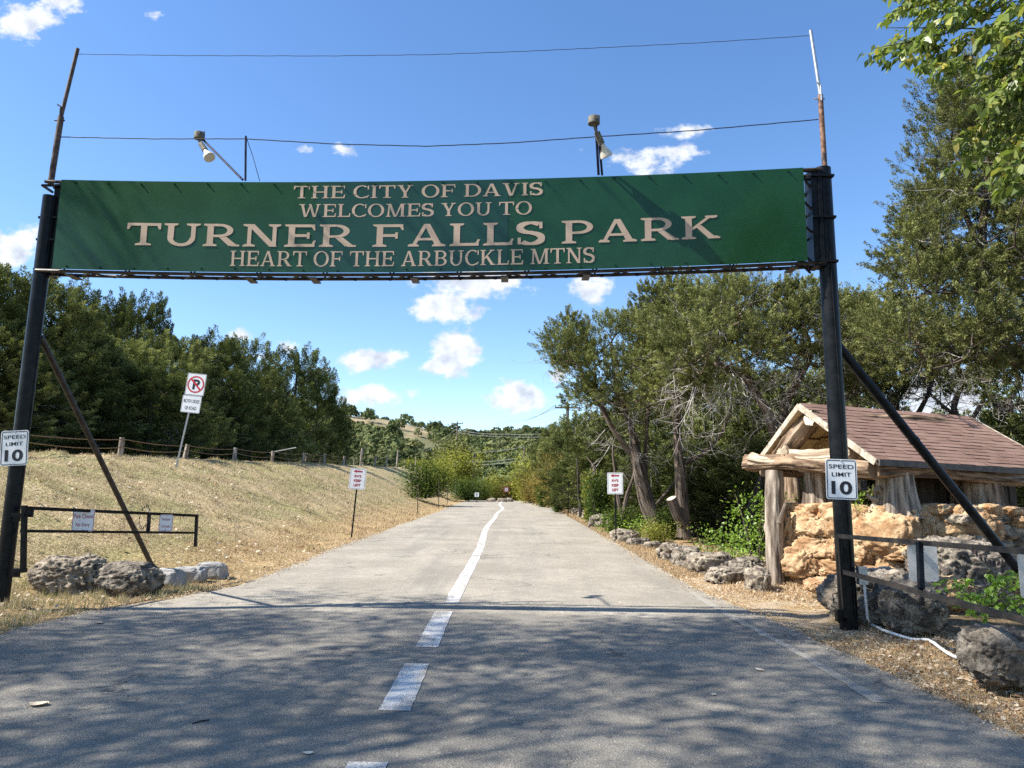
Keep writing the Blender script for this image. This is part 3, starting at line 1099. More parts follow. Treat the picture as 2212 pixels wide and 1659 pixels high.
# ---------------------------------------------------------------- capitals with slab serifs
def glyph_polys(ch, Sx, Tx):
    """list of polygons (x, y) with cap height 1, and the advance width"""
    P = []
    h = Sx / 2
    ov = .10

    def rect(x0, y0, x1, y1): P.append([(x0, y0), (x1, y0), (x1, y1), (x0, y1)])

    def stem(x, y0=0, y1=1): rect(x - h, y0, x + h, y1)

    def serif(x, top, a=None, b=None):
        a = h + ov if a is None else a
        b = h + ov if b is None else b
        t = Tx * .62
        pts = [(x - a, 0), (x + b, 0), (x + b, t * .85), (x + min(b, h * .95), t * 1.5), (x - min(a, h * .95), t * 1.5), (x - a, t * .85)]
        P.append([(q, 1 - r) for q, r in pts][::-1] if top else pts)

    def quad(a, b, wa, wb=None):
        """slanted stroke: a, b = centre x at the bottom and the top with horizontal widths"""
        wb = wa if wb is None else wb
        (x0, y0), (x1, y1) = a, b
        P.append([(x0 - wa / 2, y0), (x0 + wa / 2, y0), (x1 + wb / 2, y1), (x1 - wb / 2, y1)])

    def ring(cx, cy, rx, ry, sx, sy, a0, a1, n=22):
        for i in range(n):
            p = []
            for a, o in ((i, 1), (i + 1, 1), (i + 1, 0), (i, 0)):
                t = math.radians(a0 + (a1 - a0) * a / n)
                p.append((cx + (rx if o else rx - sx) * math.cos(t), cy + (ry if o else ry - sy) * math.sin(t)))
            P.append(p if a1 < a0 else p)

    def tick(x, y0, y1, w=.07):
        P.append([(x - w, y0), (x, y0), (x, y1), (x - w * .6, y1)] if y0 > y1 else [(x - w, y0), (x, y0), (x, y1), (x - w * .5, y1)])
    th = Tx
    lx = h + ov
    if ch == 'I':
        stem(lx); serif(lx, 0); serif(lx, 1); return P, 2 * lx
    if ch == 'H':
        w = .98
        for x in (lx, w - lx):
            stem(x); serif(x, 0); serif(x, 1)
        rect(lx + h, .5 - th / 2, w - lx - h, .5 + th / 2); return P, w
    if ch == 'T':
        w = .90
        stem(w / 2, 0, 1 - th * .5); serif(w / 2, 0, h + .13, h + .13); rect(0, 1 - th, w, 1)
        P.append([(0, 1 - th), (0, .72), (.055, .72), (.10, 1 - th)]); P.append([(w - .10, 1 - th), (w - .055, .72), (w, .72), (w, 1 - th)]); return P, w
    if ch in 'EFL':
        w = .80 if ch != 'L' else .76
        stem(lx)
        serif(lx, 0, h + ov, h + (ov if ch == 'F' else .02)); serif(lx, 1, h + ov, h + (ov if ch == 'L' else .02))
        if ch in 'EF':
            rect(lx + h, 1 - th, w - .02, 1); P.append([(w - .10, 1 - th), (w - .05, .74), (w, .74), (w - .02, 1 - th)])
            rect(lx + h, .5 - th / 2, w - .16, .5 + th / 2); rect(w - .22, .36, w - .15, .64)
        if ch in 'EL':
            rect(lx + h, 0, w - .01, th); P.append([(w - .09, th), (w - .01, th), (w + .02, .28), (w - .04, .28)])
        return P, w + .02
    if ch in 'OC':
        w = .98 if ch == 'O' else .88
        if ch == 'O':
            ring(w / 2, .5, w / 2, .52, Sx, th * .85, 0, 360, 40)
        else:
            ring(.47, .5, .47, .52, Sx, th * .85, 52, 308, 32)
            rect(w - .09, .68, w - .02, .99)
            P.append([(.72, .88), (.80, .80), (w - .05, .70), (w - .05, .84)])
            P.append([(.70, .105), (.76, .015), (w, .20), (w - .05, .24)])
        return P, w
    if ch == 'D':
        w = .94
        stem(lx); serif(lx, 0, h + ov, h); serif(lx, 1, h + ov, h)
        x0 = lx + h
        rect(x0, 0, .42, th * .85); rect(x0, 1 - th * .85, .42, 1)
        ring(.42, .5, w - .42, .5, Sx, th * .85, -90, 90, 24); return P, w
    if ch in 'PRB':
        w = {'P': .80, 'R': .90, 'B': .82}[ch]
        stem(lx); serif(lx, 1, h + ov, h); serif(lx, 0, h + ov, h + (ov if ch != 'B' else 0))
        x0 = lx + h
        yb = .46 if ch != 'B' else .50
        cx = .42
        bx = (w if ch == 'P' else .78) - cx
        rect(x0, 1 - th * .85, cx, 1); rect(x0, yb - th * .42, cx, yb + th * .42)
        ry = (1 - yb + th * .42) / 2
        ring(cx, 1 - ry, bx, ry, Sx * .95, th * .85, -90, 90, 20)
        if ch == 'B':
            ry = (yb + th * .42) / 2
            rect(x0, 0, cx, th * .85)
            ring(cx, ry, w - cx, ry, Sx, th * .85, -90, 90, 20)
        if ch == 'R':
            P.append([(.40, yb - th * .3), (.40 + Sx * 1.25, yb - th * .3), (w - .02, th * .6), (w - .02 - Sx * 1.2, th * .1)])
            P.append([(w - .16, 0), (w + .06, 0), (w + .06, th * .6), (w - .16, th * .75)])
        return P, w + .04
    if ch == 'S':
        w = .70
        C = []
        for i in range(15):
            t = math.radians(40 + (270 - 40) * i / 14)
            C.append((w / 2 + (w / 2 - Sx * .42) * math.cos(t), .745 + .215 * math.sin(t)))
        for i in range(1, 16):
            t = math.radians(90 - (270 - 40) * i / 15)
            C.append((w / 2 + (w / 2 - Sx * .42) * math.cos(t), .27 + .235 * math.sin(t)))
        n = len(C)
        L, R = [], []
        for i, (x, y) in enumerate(C):
            a, b = C[max(0, i - 1)], C[min(n - 1, i + 1)]
            dx, dy = b[0] - a[0], b[1] - a[1]
            q = math.hypot(dx, dy)
            k = (.5 * th * .9) * (abs(dx) / q) + (.5 * Sx) * (abs(dy) / q)
            if .25 < i / n < .75:
                k = max(k, .5 * Sx * (1 - abs(i / n - .5) * 1.5))
            L.append((x - dy / q * k, y + dx / q * k)); R.append((x + dy / q * k, y - dx / q * k))
        for i in range(n - 1):
            P.append([R[i], L[i], L[i + 1], R[i + 1]][::1])
        rect(w - .13, .70, w - .05, .99); rect(.02, .02, .10, .31)
        return P, w
    if ch == 'U':
        w = .96
        tx = Sx * .72
        rect(lx - h, .36, lx + h, 1); rect(w - lx - tx / 2, .36, w - lx + tx / 2, 1)
        serif(lx, 1); serif(w - lx, 1)
        x0, x1 = lx - h, w - lx + tx / 2
        ring((x0 + x1) / 2, .36, (x1 - x0) / 2, .38, Sx * .9, th * 1.0, 180, 360, 22); return P, w
    if ch in 'VWY':
        thin = Sx * .62
        if ch == 'V':
            w = .95
            quad((w / 2 - .02, 0), (lx, 1), Sx * 1.0, Sx * 1.1); quad((w / 2 + .03, 0), (w - lx, 1), thin * .8, thin)
            serif(lx, 1); serif(w - lx, 1, .15, .15)
        elif ch == 'Y':
            w = .92
            stem(w / 2, 0, .46); serif(w / 2, 0)
            quad((w / 2 - .01, .40), (lx, 1), Sx * .95, Sx * 1.1); quad((w / 2 + .03, .40), (w - lx, 1), thin, thin)
            serif(lx, 1); serif(w - lx, 1, .15, .15)
        else:
            w = 1.36
            quad((.40, 0), (lx, 1), Sx * .9, Sx * 1.0); quad((.45, 0), (.70, 1), thin * .8, thin)
            quad((.95, 0), (.66, 1), Sx * .9, Sx * 1.0); quad((1.0, 0), (w - lx, 1), thin * .8, thin)
            serif(lx, 1); serif(w - lx, 1, .14, .14)
        return P, w
    if ch == 'A':
        w = 1.0
        thin = Sx * .62
        quad((lx - .04, 0), (w / 2 - .03, 1), thin, thin); quad((w - lx, 0), (w / 2 - .01, 1), Sx * 1.1, Sx * .95)
        rect(.27, .27, .72, .27 + th * .85)
        serif(lx - .04, 0, .13, .15); serif(w - lx, 0, h + ov, h + ov - .02); return P, w
    if ch == 'M':
        w = 1.20
        thin = Sx * .62
        quad((lx - .02, 0), (lx + .03, 1), thin, thin); stem(w - lx); quad((w / 2 - .02, .0), (lx + .05, 1), Sx * .9, Sx * 1.05); quad((w / 2 + .02, 0), (w - lx - .06, 1), thin, thin)
        serif(lx - .02, 0, .14, .14); serif(w - lx, 0); serif(lx, 1, .16, .1); serif(w - lx, 1, .08, h + ov); return P, w
    if ch == 'N':
        w = 1.02
        thin = Sx * .62
        rect(lx - thin / 2, 0, lx + thin / 2, 1); rect(w - lx - thin / 2, 0, w - lx + thin / 2, 1)
        quad((w - lx - .02, 0), (lx + .02, 1), Sx * 1.2, Sx * 1.2); serif(lx, 0, .16, .16); serif(lx, 1, .17, .05); serif(w - lx, 1, .16, .16); return P, w
    if ch == 'K':
        w = .95
        thin = Sx * .62
        stem(lx); serif(lx, 0); serif(lx, 1)
        quad((lx + h * .6, .38), (w - .20, 1), thin * 1.1, thin * 1.1); quad((w - .16, 0), (.42, .58), Sx * 1.25, Sx * 1.1)
        serif(w - .20, 1, .15, .16); serif(w - .15, 0, .14, .17); return P, w + .02
    return P, .5


def glyph_line(txt, u0, u1, v0, v1, Sx, Tx, bp):
    gap, space = .085, .36
    x = 0
    items = []
    for ch in txt:
        if ch == ' ':
            x += space
            items.append(None)
            continue
        P, w = glyph_polys(ch, Sx, Tx)
        items.append((P, x))
        x += w + gap
    tot = x - gap
    k = 0
    out = [MB()]
    for it in items:
        if it is None:
            out.append(MB())
            continue
        P, x0 = it
        mb = out[-1]
        for q in P:
            off = .0050 + .00006 * (k % 40)
            k += 1
            q2 = [((px + x0) / tot, py) for px, py in q]
            ar = sum(q2[i][0] * q2[(i + 1) % len(q2)][1] - q2[(i + 1) % len(q2)][0] * q2[i][1] for i in range(len(q2)))
            if ar < 0:
                q2 = q2[::-1]
            V = [bp(u0 + (u1 - u0) * a, v1 + (v0 - v1) * b, off) for a, b in q2]
            mb.add(V, [list(range(len(V)))])
    return out


build_arch()

# ================================================================== traffic signs


def panel(parent, M, o, w, h, r, mat='sign_white', border='sign_black', bw=.012, inset=.014, back='sign_back'):
    mb = MB()
    mb.prism(rrect(w, h, r), M, o, .004, 0)
    pn = mb.build('panel', [mat], parent)
    if border:
        mb = MB()
        ring_faces(mb, rrect(w - 2 * inset, h - 2 * inset, max(.005, r - inset * .6)), rrect(w - 2 * inset - 2 * bw, h - 2 * inset - 2 * bw, max(.004, r - inset * .6 - bw)), M, o, .0056)
        mb.build('border', border, pn)
    return pn


def bolts(parent, M, o, pts):
    for x, y in pts:
        mb = MB()
        c = o + M @ Vector((x, y, .004))
        mb.tube([c, c + M @ Vector((0, 0, .008))], [.012, .009], 8)
        mb.build('bolt', 'galvanised', parent)


def speed_sign(label, quad, Y, tilt):
    (x0, y0), (x1, y1) = quad                   # top centre, bottom centre
    a, b = at(x0, y0, Y), at(x1, y1, Y)
    h = (a - b).length
    w = h * .775
    up = (a - b).normalized()
    n = Vector((tilt, -1, 0)).normalized()
    xd = up.cross(n) * 1.0
    M = Matrix((xd, n.cross(xd), n)).transposed()
    c = (a + b) / 2
    t = thing('speed_limit_sign', label, 'sign', b)
    pn = panel(t, M, c, w, h, w * .09, bw=.010, inset=.012)
    for (tx, cy, ww, hh, bo) in (('SPEED', .315, .80, .105, .012), ('LIMIT', .12, .62, .105, .012), ('10', -.21, .66, .335, .03)):
        mb = MB()
        put_text(mb, tx, M, c, 0, h * cy, w * ww, h * hh, .0060, bold=bo)
        mb.build('lettering', 'sign_black', pn)
    bolts(pn, M, c, ((0, h * .46), (0, -h * .46)))


speed_sign('white speed limit 10 sign strapped to the left banner pole', ((33, 930), (29, 1006)), YL - .115, .02)
speed_sign('white speed limit 10 sign on the right banner pole before the stone booth', ((1816, 992), (1819, 1079)), YR - .135, -.02)


def arrow_sign(label, foot, bot, top, w, Y, lean, post, yaw):
    b, tp_ = at(bot[0], bot[1], Y), at(top[0], top[1], Y)
    f = at(foot[0], foot[1], Y)
    f.z = g(f.x, f.y)
    t = thing('direction_sign', label, 'sign', f)
    up = (tp_ - b).normalized()
    h = (tp_ - b).length
    n = Vector((yaw, -1, 0)).normalized()
    n = (n - up * n.dot(up)).normalized()
    xd = up.cross(n)
    M = Matrix((xd, up, n)).transposed()
    c = (b + tp_) / 2
    w = h * w
    pn = panel(t, M, c, w, h, .035, bw=.007, inset=.022)
    mb = MB()
    ar = [(-.30, .36), (-.10, .435), (-.10, .392), (.26, .392), (.26, .322), (-.10, .322), (-.10, .28)]
    mb.add([c + M @ Vector((x * w, y * h, .0058)) for x, y in ar], [list(range(7))[::-1]])
    mb.build('arrow', 'sign_crimson', pn)
    for (tx, cy, ww) in (("RV'S", .13, .42), ("KEEP", -.085, .44), ("LEFT", -.30, .42)):
        mb = MB()
        put_text(mb, tx, M, c, 0, h * cy, w * ww, h * .125, .0060, bold=.045)
        mb.build('lettering', 'sign_crimson', pn)
    bolts(pn, M, c, ((0, h * .46), (0, -h * .46)))
    mb = MB()
    d = c + M @ Vector((0, h * .42, -.02))
    mb.bar(f + Vector((0, .0, -.3)), d, .045, .03, (0, 1, 0))
    mb.build('post', post, t)


arrow_sign('white arrow sign telling campers to keep left on the grass bank side', (758, 1156), (770, 1057), (775, 1012), .78, 23.6, 0, 'black_steel', .05)
arrow_sign('white arrow sign telling campers to keep left before the juniper trunks', (1331, 1163), (1329, 1067.5), (1328.5, 1021), .73, 23.0, 0, 'black_steel', -.1)


def no_parking():
    f = ongr(379, 1008)
    Y = f.y
    q = lambda x, y: at(x, y, Y)
    t = thing('no_parking_sign', 'leaning no parking sign with a both sides of road plate below', 'sign', f)
    up = (q(423.5, 807.5) - q(409, 893)).normalized()
    n = Vector((-.02, -1, 0))
    n = (n - up * n.dot(up)).normalized()
    xd = up.cross(n)
    M = Matrix((xd, up, n)).transposed()
    c1, c2 = q(423, 830.5), q(413, 873)
    w = (q(450, 809) - q(408, 805)).length * .98
    h1, h2 = (q(429, 807) - q(417, 855)).length * .97, (q(416, 855) - q(409, 892)).length * 1.0
    pn = panel(t, M, c1, w, h1, .04, bw=.011, inset=.012)
    mb = MB(); put_text(mb, 'P', M, c1, .02, 0, w * .36, h1 * .46, .006, bold=.04); mb.build('symbol', 'sign_black', pn)
    mb = MB()
    R = w * .44
    circ = lambda r: [(r * math.cos(2 * math.pi * i / 40), r * math.sin(2 * math.pi * i / 40)) for i in range(40)]
    ring_faces(mb, circ(R), circ(R * .84), M, c1, .0072)
    s = R * .9 * .7071
    k = R * .075
    mb.add([c1 + M @ Vector((x, y, .0070)) for x, y in ((-s - k, s - k), (s - k, -s - k), (s + k, -s + k), (-s + k, s + k))], [(0, 1, 2, 3)])
    mb.build('prohibition_ring', 'sign_red', pn)
    pn = panel(t, M, c2, w, h2, .04, bw=.009, inset=.012)
    mb = MB()
    put_text(mb, 'BOTH SIDES', M, c2, 0, h2 * .17, w * .82, h2 * .20, .006, bold=.01)
    mb.build('lettering', 'sign_black', pn)
    mb = MB()
    put_text(mb, 'OF ROAD', M, c2, 0, -h2 * .23, w * .60, h2 * .20, .006, bold=.01)
    mb.build('lettering', 'sign_black', pn)
    mb = MB()
    tp_ = c1 + M @ Vector((0, h1 * .45, -.02))
    mb.bar(f + Vector((0, 0, -.2)), tp_, .06, .03, (0, 1, 0))
    mb.build('post', 'grey_post', t)


no_parking()


def small_far_signs():
    for label, px, y0, y1, yb, Y, w, mt, name in (('small maroon sign with pale lines beyond the road crest', 1094, 1052, 1063, 1081, 72, 12, 'sign_maroon', 'park_sign'),
                                                  ('small white sign with a black mark beside the crest bushes', 1030, 1064, 1073, 1083, 70, 9, 'sign_white', 'road_sign')):
        f = at(px, yb, Y); f.z = g(f.x, f.y)
        t = thing(name, label, 'sign', f)
        c = at(px, (y0 + y1) / 2, Y)
        M = facing((1, 0, 0), (0, -1, 0))
        h, w_ = (y1 - y0) / FPX * Y, w / FPX * Y
        panel(t, M, c, w_, h, .03, mt, None)
        mb = MB()
        if mt == 'sign_maroon':
            for k in (.25, .0, -.25):
                mb.prism([(-w_ * .3, k * h - .03), (w_ * .3, k * h - .03), (w_ * .3, k * h + .03), (-w_ * .3, k * h + .03)], M, c, .008)
            mb.build('lines', 'sign_white', t)
        else:
            mb.prism([(-.04, -h * .3), (.04, -h * .3), (.04, h * .15), (.1, h * .15), (0, h * .35), (-.1, h * .15), (-.04, h * .15)], M, c, .008)
            mb.build('symbol', 'sign_black', t)
        mb = MB(); mb.bar(f, c + Vector((0, .03, 0)), .05, .03, (0, 1, 0)); mb.build('post', 'black_steel', t)


small_far_signs()

# ================================================================== swing gates


def gates():
    # left: swung away along the verge
    h0, h1 = at(52, 1097, YL - .1), at(50, 1236, YL - .1)
    base = h1.copy(); base.z = g(h1.x, h1.y)
    t = thing('swing_gate', 'black tube gate by the left pole with two closure notices', 'gate', base)
    end_t, end_b = at(425, 1114, 13.1), at(424, 1151, 13.1)
    rail_b = at(45, 1147, YL - .1)
    mb = MB(); mb.bar(h1, at(53, 1092, YL - .1), .055, .055, (0, 1, 0)); hp = mb.build('hinge_post', 'black_steel', t)
    mb = MB(); mb.bar(h0, end_t, .045, .045); mb.build('rail', 'black_steel', t)
    mb = MB(); mb.bar(rail_b, end_b, .038, .038); mb.build('rail', 'black_steel', t)
    mb = MB(); mb.bar(at(422, 1181, 13.1), end_t + Vector((0, 0, .02)), .045, .045, (0, 1, 0)); mb.build('end_post', 'black_steel', t)
    kx = .665
    a, b = h0.lerp(end_t, kx), rail_b.lerp(end_b, kx)
    mb = MB(); mb.bar(b, a, .045, .045, (0, 1, 0)); mb.build('upright', 'black_steel', t)
    for y in (1112, 1232):
        mb = MB()
        p = at(42, y, YL - .1)
        mb.box(p, (.16, .08, .05)); mb.box(p + Vector((-.03, 0, -.055)), (.06, .06, .06))
        mb.build('hinge', 'black_steel', hp)
    mb = MB(); mb.box(at(64, 1108, YL), (.10, .02, .11)); mb.build('latch_plate', 'gate_steel', t)
    mb = MB()
    c = h0.lerp(end_t, .66)
    for i in range(16):
        ang = i / 15 * 2 * math.pi
        p = c + Vector((-.04 + .075 * math.sin(ang), -.05 + .04 * math.cos(ang), -.06 + .17 * math.cos(ang)))
        mb.tube([p + Vector((0, 0, -.016)), p + Vector((.01 * (i % 2), .012 * ((i + 1) % 2), .026))], .0085, 5)
    mb.build('chain', 'rusty_dark_pipe', t)
    # notices on it
    d = (end_t - h0); d.z = 0; d.normalize()

    def notice(label, x0, x1, y0, y1, lines, k, sz):
        c = at((x0 + x1) / 2, (y0 + y1) / 2, k)
        n = Vector((.25, -1, 0)).normalized()
        M = facing((1, .25, 0), n)
        w, h = (x1 - x0) / FPX * k, (y1 - y0) / FPX * k
        s = thing('notice', label, 'notice', c)
        pn = panel(s, M, c, w, h, .025, border='sign_crimson', bw=.006, inset=.004)
        for (tx, cy, ww, hh) in lines:
            mb = MB()
            put_text(mb, tx, M, c, 0, h * cy, w * ww, h * hh, .006, bold=.006)
            mb.build('lettering', 'sign_crimson', pn)
        bolts(pn, M, c, ((0, h * .42), (0, -h * .42)))
    notice('white notice with red words Park Closed No Entry on the left gate', 159, 201, 1101, 1147, (('Park Closed', .19, .86, .20), ('No Entry', -.22, .64, .22)), 10.85, 0)
    notice('smaller white notice with red words Parque Cerrado on the left gate', 345, 372, 1112, 1147, (('Parque', .20, .60, .22), ('Cerrado', -.19, .70, .18)), 12.25, 0)

    # right: swung towards the road user
    Y = YR - .17
    h0, h1 = at(1813, 1158, Y), at(1822, 1235, Y)
    foot = at(1826, 1335, Y)
    e0, e1 = at(2212, 1191, 6.35), at(2212, 1340, 6.0)
    f0, f1 = h0.lerp(e0, 1.25), h1.lerp(e1, 1.25)
    b = foot.copy(); b.z = g(b.x, b.y)
    t = thing('swing_gate', 'dark steel rail gate hinged on the right pole, chained open towards the viewer', 'gate', b)
    mb = MB(); mb.bar(h0 + Vector((0, 0, .02)), foot, .05, .05, (0, 1, 0)); hp = mb.build('hinge_post', 'black_steel', t)
    mb = MB(); mb.bar(h0, f0, .05, .05); mb.build('rail', 'gate_steel', t)
    mb = MB(); mb.bar(h1, f1, .05, .05); mb.build('rail', 'gate_steel', t)
    a, c = at(1986, 1172, 7.72), at(1990, 1272, 7.55)
    mb = MB(); mb.bar(a, c, .05, .05, (0, 1, 0)); mb.build('upright', 'black_steel', t)
    mb = MB(); mb.bar(f1, f0, .05, .05, (0, 1, 0)); mb.build('end_post', 'black_steel', t)
    for y in (1185, 1330):
        mb = MB()
        p = at(1812, y, Y + .06)
        mb.box(p, (.05, .12, .14)); mb.tube([p + Vector((-.02, -.04, -.08)), p + Vector((-.02, -.04, .08))], .014, 8)
        mb.build('hinge', 'black_steel', hp)
    mb = MB()
    p = at(1809, 1292, Y)
    mb.tube([p + Vector((0, 0, -.06)), p + Vector((-.05, 0, -.05)), p + Vector((-.055, 0, .05)), p + Vector((0, 0, .06))], .007, 6)
    mb.build('handle', 'black_steel', hp)
    mb = MB()
    q = at(2100, 1180, 6.9)
    for i in range(14):
        p = q + Vector((.02 * i + .01, .02, -.03 - .028 * i + .0015 * i * i))
        mb.tube([p + Vector((0, 0, -.016)), p + Vector((.012 * (i % 2), .012 * ((i + 1) % 2), .026))], .009, 5)
    mb.build('chain', 'rusty_dark_pipe', t)
    for x0, x1, y0, y1, k, lb in ((1964, 2023, 1178, 1254, 7.95, 'bare grey back of a notice hung on the right gate upright'), (2204, 2262, 1198, 1290, 6.55, 'bare grey back of a notice cut by the right edge of the view')):
        c = at((x0 + x1) / 2, (y0 + y1) / 2, k)
        M = facing((1, -.12, 0), (-.12, -1, 0))
        w, h = (x1 - x0) / FPX * k, (y1 - y0) / FPX * k
        s = thing('notice', lb, 'notice', c)
        panel(s, M, c, w, h, .03, 'sign_back', None)
        bolts(s, M, c, ((0, h * .44), (0, -h * .44)))


gates()

# ================================================================== fence on the bank, T posts, utility poles


def fence():
    top = [(15, 930), (263, 945), (400, 960), (507, 967), (589, 974), (654, 978), (700, 980), (742, 985), (780, 968), (810, 985), (835, 986), (858, 972), (874, 988), (887, 989), (898, 975), (908, 989), (917, 990)]
    pts = []
    for px, py in top:
        d = ray(px, py)
        x = -14.0
        tt = x / d.x
        p = CAMP + d * tt
        z0 = g(x, p.y)
        h = max(.55, min(2.2, p.z - z0))
        pts.append((x, p.y, z0, h))
    t = thing('cable_fence', 'low timber post fence strung with two brown cables along the bank top', 'fence', pts[3][:3])
    rg = random.Random(4)
    tops = []
    for i, (x, y, z, h) in enumerate(pts):
        hh = h if h < 1.3 or i in (8, 11, 14) else 1.0
        lean = Vector((.10 * rg.uniform(.2, 1.2), rg.uniform(-.03, .03), 0))
        a = Vector((x, y, z - .15)); b = Vector((x, y, z)) + lean + Vector((0, 0, hh))
        mb = MB()
        sd = rg.random() * 50
        mb.tube([a.lerp(b, k / 6) for k in range(7)], [.10, .098, .096, .095, .094, .092, .085], 12, dent=lambda an, L, f: 1 + .10 * mnoise.noise(Vector((math.cos(an) * 2 + sd, math.sin(an) * 2, L * 3))), cmi=1)
        mb.build('post', ['post_wood', 'post_white'], t, True, 40)
        tops.append((a, b, hh))
    a, b, hh = tops[4]
    mb = MB(); mb.bar(b + Vector((-.2, 0, -.1)), b + Vector((1.3, .1, .22)), .09, .05); mb.build('broken_rail', 'post_white', t)
    for hgt in (.86, .36):
        mb = MB()
        P = []
        for (a, b, hh), (a2, b2, hh2) in zip(tops[:-1], tops[1:]):
            z0, z1 = min(hgt, hh * .9), min(hgt, hh2 * .9)
            p, q = a.lerp(b, (z0 + .15) / (hh + .15)), a2.lerp(b2, (z1 + .15) / (hh2 + .15))
            for k in range(6):
                s = k / 6
                P.append(p.lerp(q, s) + Vector((.10, 0, -.12 * 4 * s * (1 - s) * (.6 if hgt > .5 else 1))))
        mb.tube(P, .016, 5)
        mb.build('cable', 'rope', t)
    # far side of the track: smaller posts and a cable
    t = thing('cable_fence', 'distant row of small fence posts on the far side of the gravel track', 'fence', (-18.8, 70, g(-18.8, 70)))
    P = []
    for k in range(14):
        y = 58 + k * 6.0
        x = -18.9 - .02 * (y - 40)
        z = g(x, y)
        mb = MB(); mb.tube([(x, y, z - .1), (x + .05 * (k % 3), y, z + .75)], [.07, .065], 8); mb.build('post', 'post_wood', t)
        P.append(Vector((x, y, z + .6)))
    mb = MB(); mb.tube(P, .02, 5); mb.build('cable', 'rope', t)


fence()


def t_posts():
    data = [(902, 1044, 1110, 41, 'tall thin marker post in front of the dark round bush'), (947, 1040, 1098, 50, 'marker post just right of the dark round bush'),
            (966, 1039, 1090, 58, 'marker post second right of the dark round bush'), (1005, 1042, 1078, 66, 'farthest marker post on the grass bank side'),
            (1186, 1041, 1096, 54, 'farthest marker post on the rock lined side'), (1212, 1039, 1108, 44, 'middle marker post on the rock lined side'),
            (1227, 1038, 1117, 38, 'nearest marker post on the rock lined side')]
    for px, y0, y1, Y, lb in data:
        f = ongr(px, y1)
        tp_ = at(px + 1, y0, f.y)
        mb = MB()
        mb.bar(f + Vector((0, 0, -.1)), tp_, .05, .008, (0, 1, 0)); mb.bar(f + Vector((0, .022, -.1)), tp_ + Vector((0, .022, 0)), .008, .04, (0, 1, 0))
        tag(mb.build('marker_post', 'rusty_dark_pipe' if px < 1000 else 'black_steel'), lb, 'post', 'steel marker posts lining the road')


t_posts()


def utility():
    def upole(label, px, py, Y, zb, arm=None, lamp=False, r=.15):
        tp_ = at(px, py, Y)
        f = Vector((tp_.x, Y, zb))
        t = thing('utility_pole', label, 'utility pole', f)
        mb = MB(); mb.tube([f, f.lerp(tp_, .5), tp_], [r * 1.2, r, r * .8], 10); mb.build('pole', 'pole_wood', t, True, 50)
        if arm:
            c = tp_ + Vector((0, -.1, -arm[1]))
            mb = MB(); mb.box(c, (arm[0], .11, .14)); ca = mb.build('crossarm', 'pole_wood', t)
            for s in (-1, 1):
                mb = MB(); mb.bar(c + Vector((s * arm[0] * .28, -.06, -.05)), c + Vector((0, -.06, -.8)), .04, .02)
                mb.build('brace', 'grey_post', ca)
            for s in (-.94, .94):
                mb = MB(); p = c + Vector((s * arm[0] / 2, 0, .07)); mb.tube([p, p + Vector((0, 0, .1)), p + Vector((0, 0, .2))], [.03, .06, .04], 8); mb.build('insulator', 'insulator', ca)
            mb = MB(); mb.tube([tp_, tp_ + Vector((0, 0, .12)), tp_ + Vector((0, 0, .24))], [.04, .08, .05], 8); mb.build('insulator', 'insulator', t)
        if lamp:
            c = tp_ + Vector((0, 0, -1.9))
            mb = MB(); mb.tube([c, c + Vector((1.2, 0, .25)), c + Vector((2.4, 0, .2))], .05, 6); mb.box(c + Vector((2.6, 0, .18)), (.6, .25, .12)); mb.build('lamp_arm', 'grey_post', t)
        return tp_
    a = upole('tall wooden pole with a lamp arm in front of the far hill', 988, 912, 128, -3, (2.0, .25), True)
    b = upole('shorter wooden pole standing among the crest bushes', 1023, 978, 110, -2)
    c = upole('wooden pole rising behind the yellow green bushes', 1133, 965, 100, -2)
    d = upole('pole with a wide crossarm above the right junipers', 1226, 871, 70, 0, (2.45, .45), False, .17)

    def wires(label, pts, r=.035):
        P = []
        for i in range(len(pts) - 1):
            p, q = pts[i], pts[i + 1]
            for k in range(12):
                s = k / 12
                P.append(p.lerp(q, s) + Vector((0, 0, -.05 * (q - p).length * .25 * 4 * s * (1 - s))))
        P.append(pts[-1])
        mb = MB(); mb.tube(P, r, 5)
        tag(mb.build('power_line', 'power_wire'), label, 'power line', 'overhead lines')
    wires('overhead line from the lamp pole towards the right, upper of its pair', [at(988, 929, 128), at(1095, 938, 112), at(1250, 926, 90)])
    wires('overhead line from the lamp pole towards the right, lower of its pair', [at(988, 934, 128), at(1100, 943, 112), at(1250, 935, 90)])
    wires('slack overhead line crossing low before the hill, upper of its pair', [at(975, 997, 110), at(1060, 997, 105), at(1200, 970, 88)], .04)
    wires('slack overhead line crossing low before the hill, lower of its pair', [at(975, 1002, 110), at(1060, 1003, 105), at(1200, 978, 88)], .04)
    wires('long thin overhead line climbing to the crossarm pole', [at(1020, 917, 180), at(1100, 908, 120), d + Vector((0, 0, .2))], .025)
    wires('long thin overhead line climbing to the left end of the crossarm', [at(1020, 922, 180), at(1100, 912, 120), d + Vector((-1.15, -.1, -.2))], .025)
    wires('overhead line from the lamp pole sloping down left into the trees', [at(988, 925, 128), at(905, 975, 150)], .035)
    wires('second overhead line from the lamp pole sloping down left into the trees', [at(988, 932, 128), at(918, 975, 150)], .035)
    wires('overhead line from the short pole to the pole behind the bushes', [b, c], .03)


utility()
# ================================================================== rocks


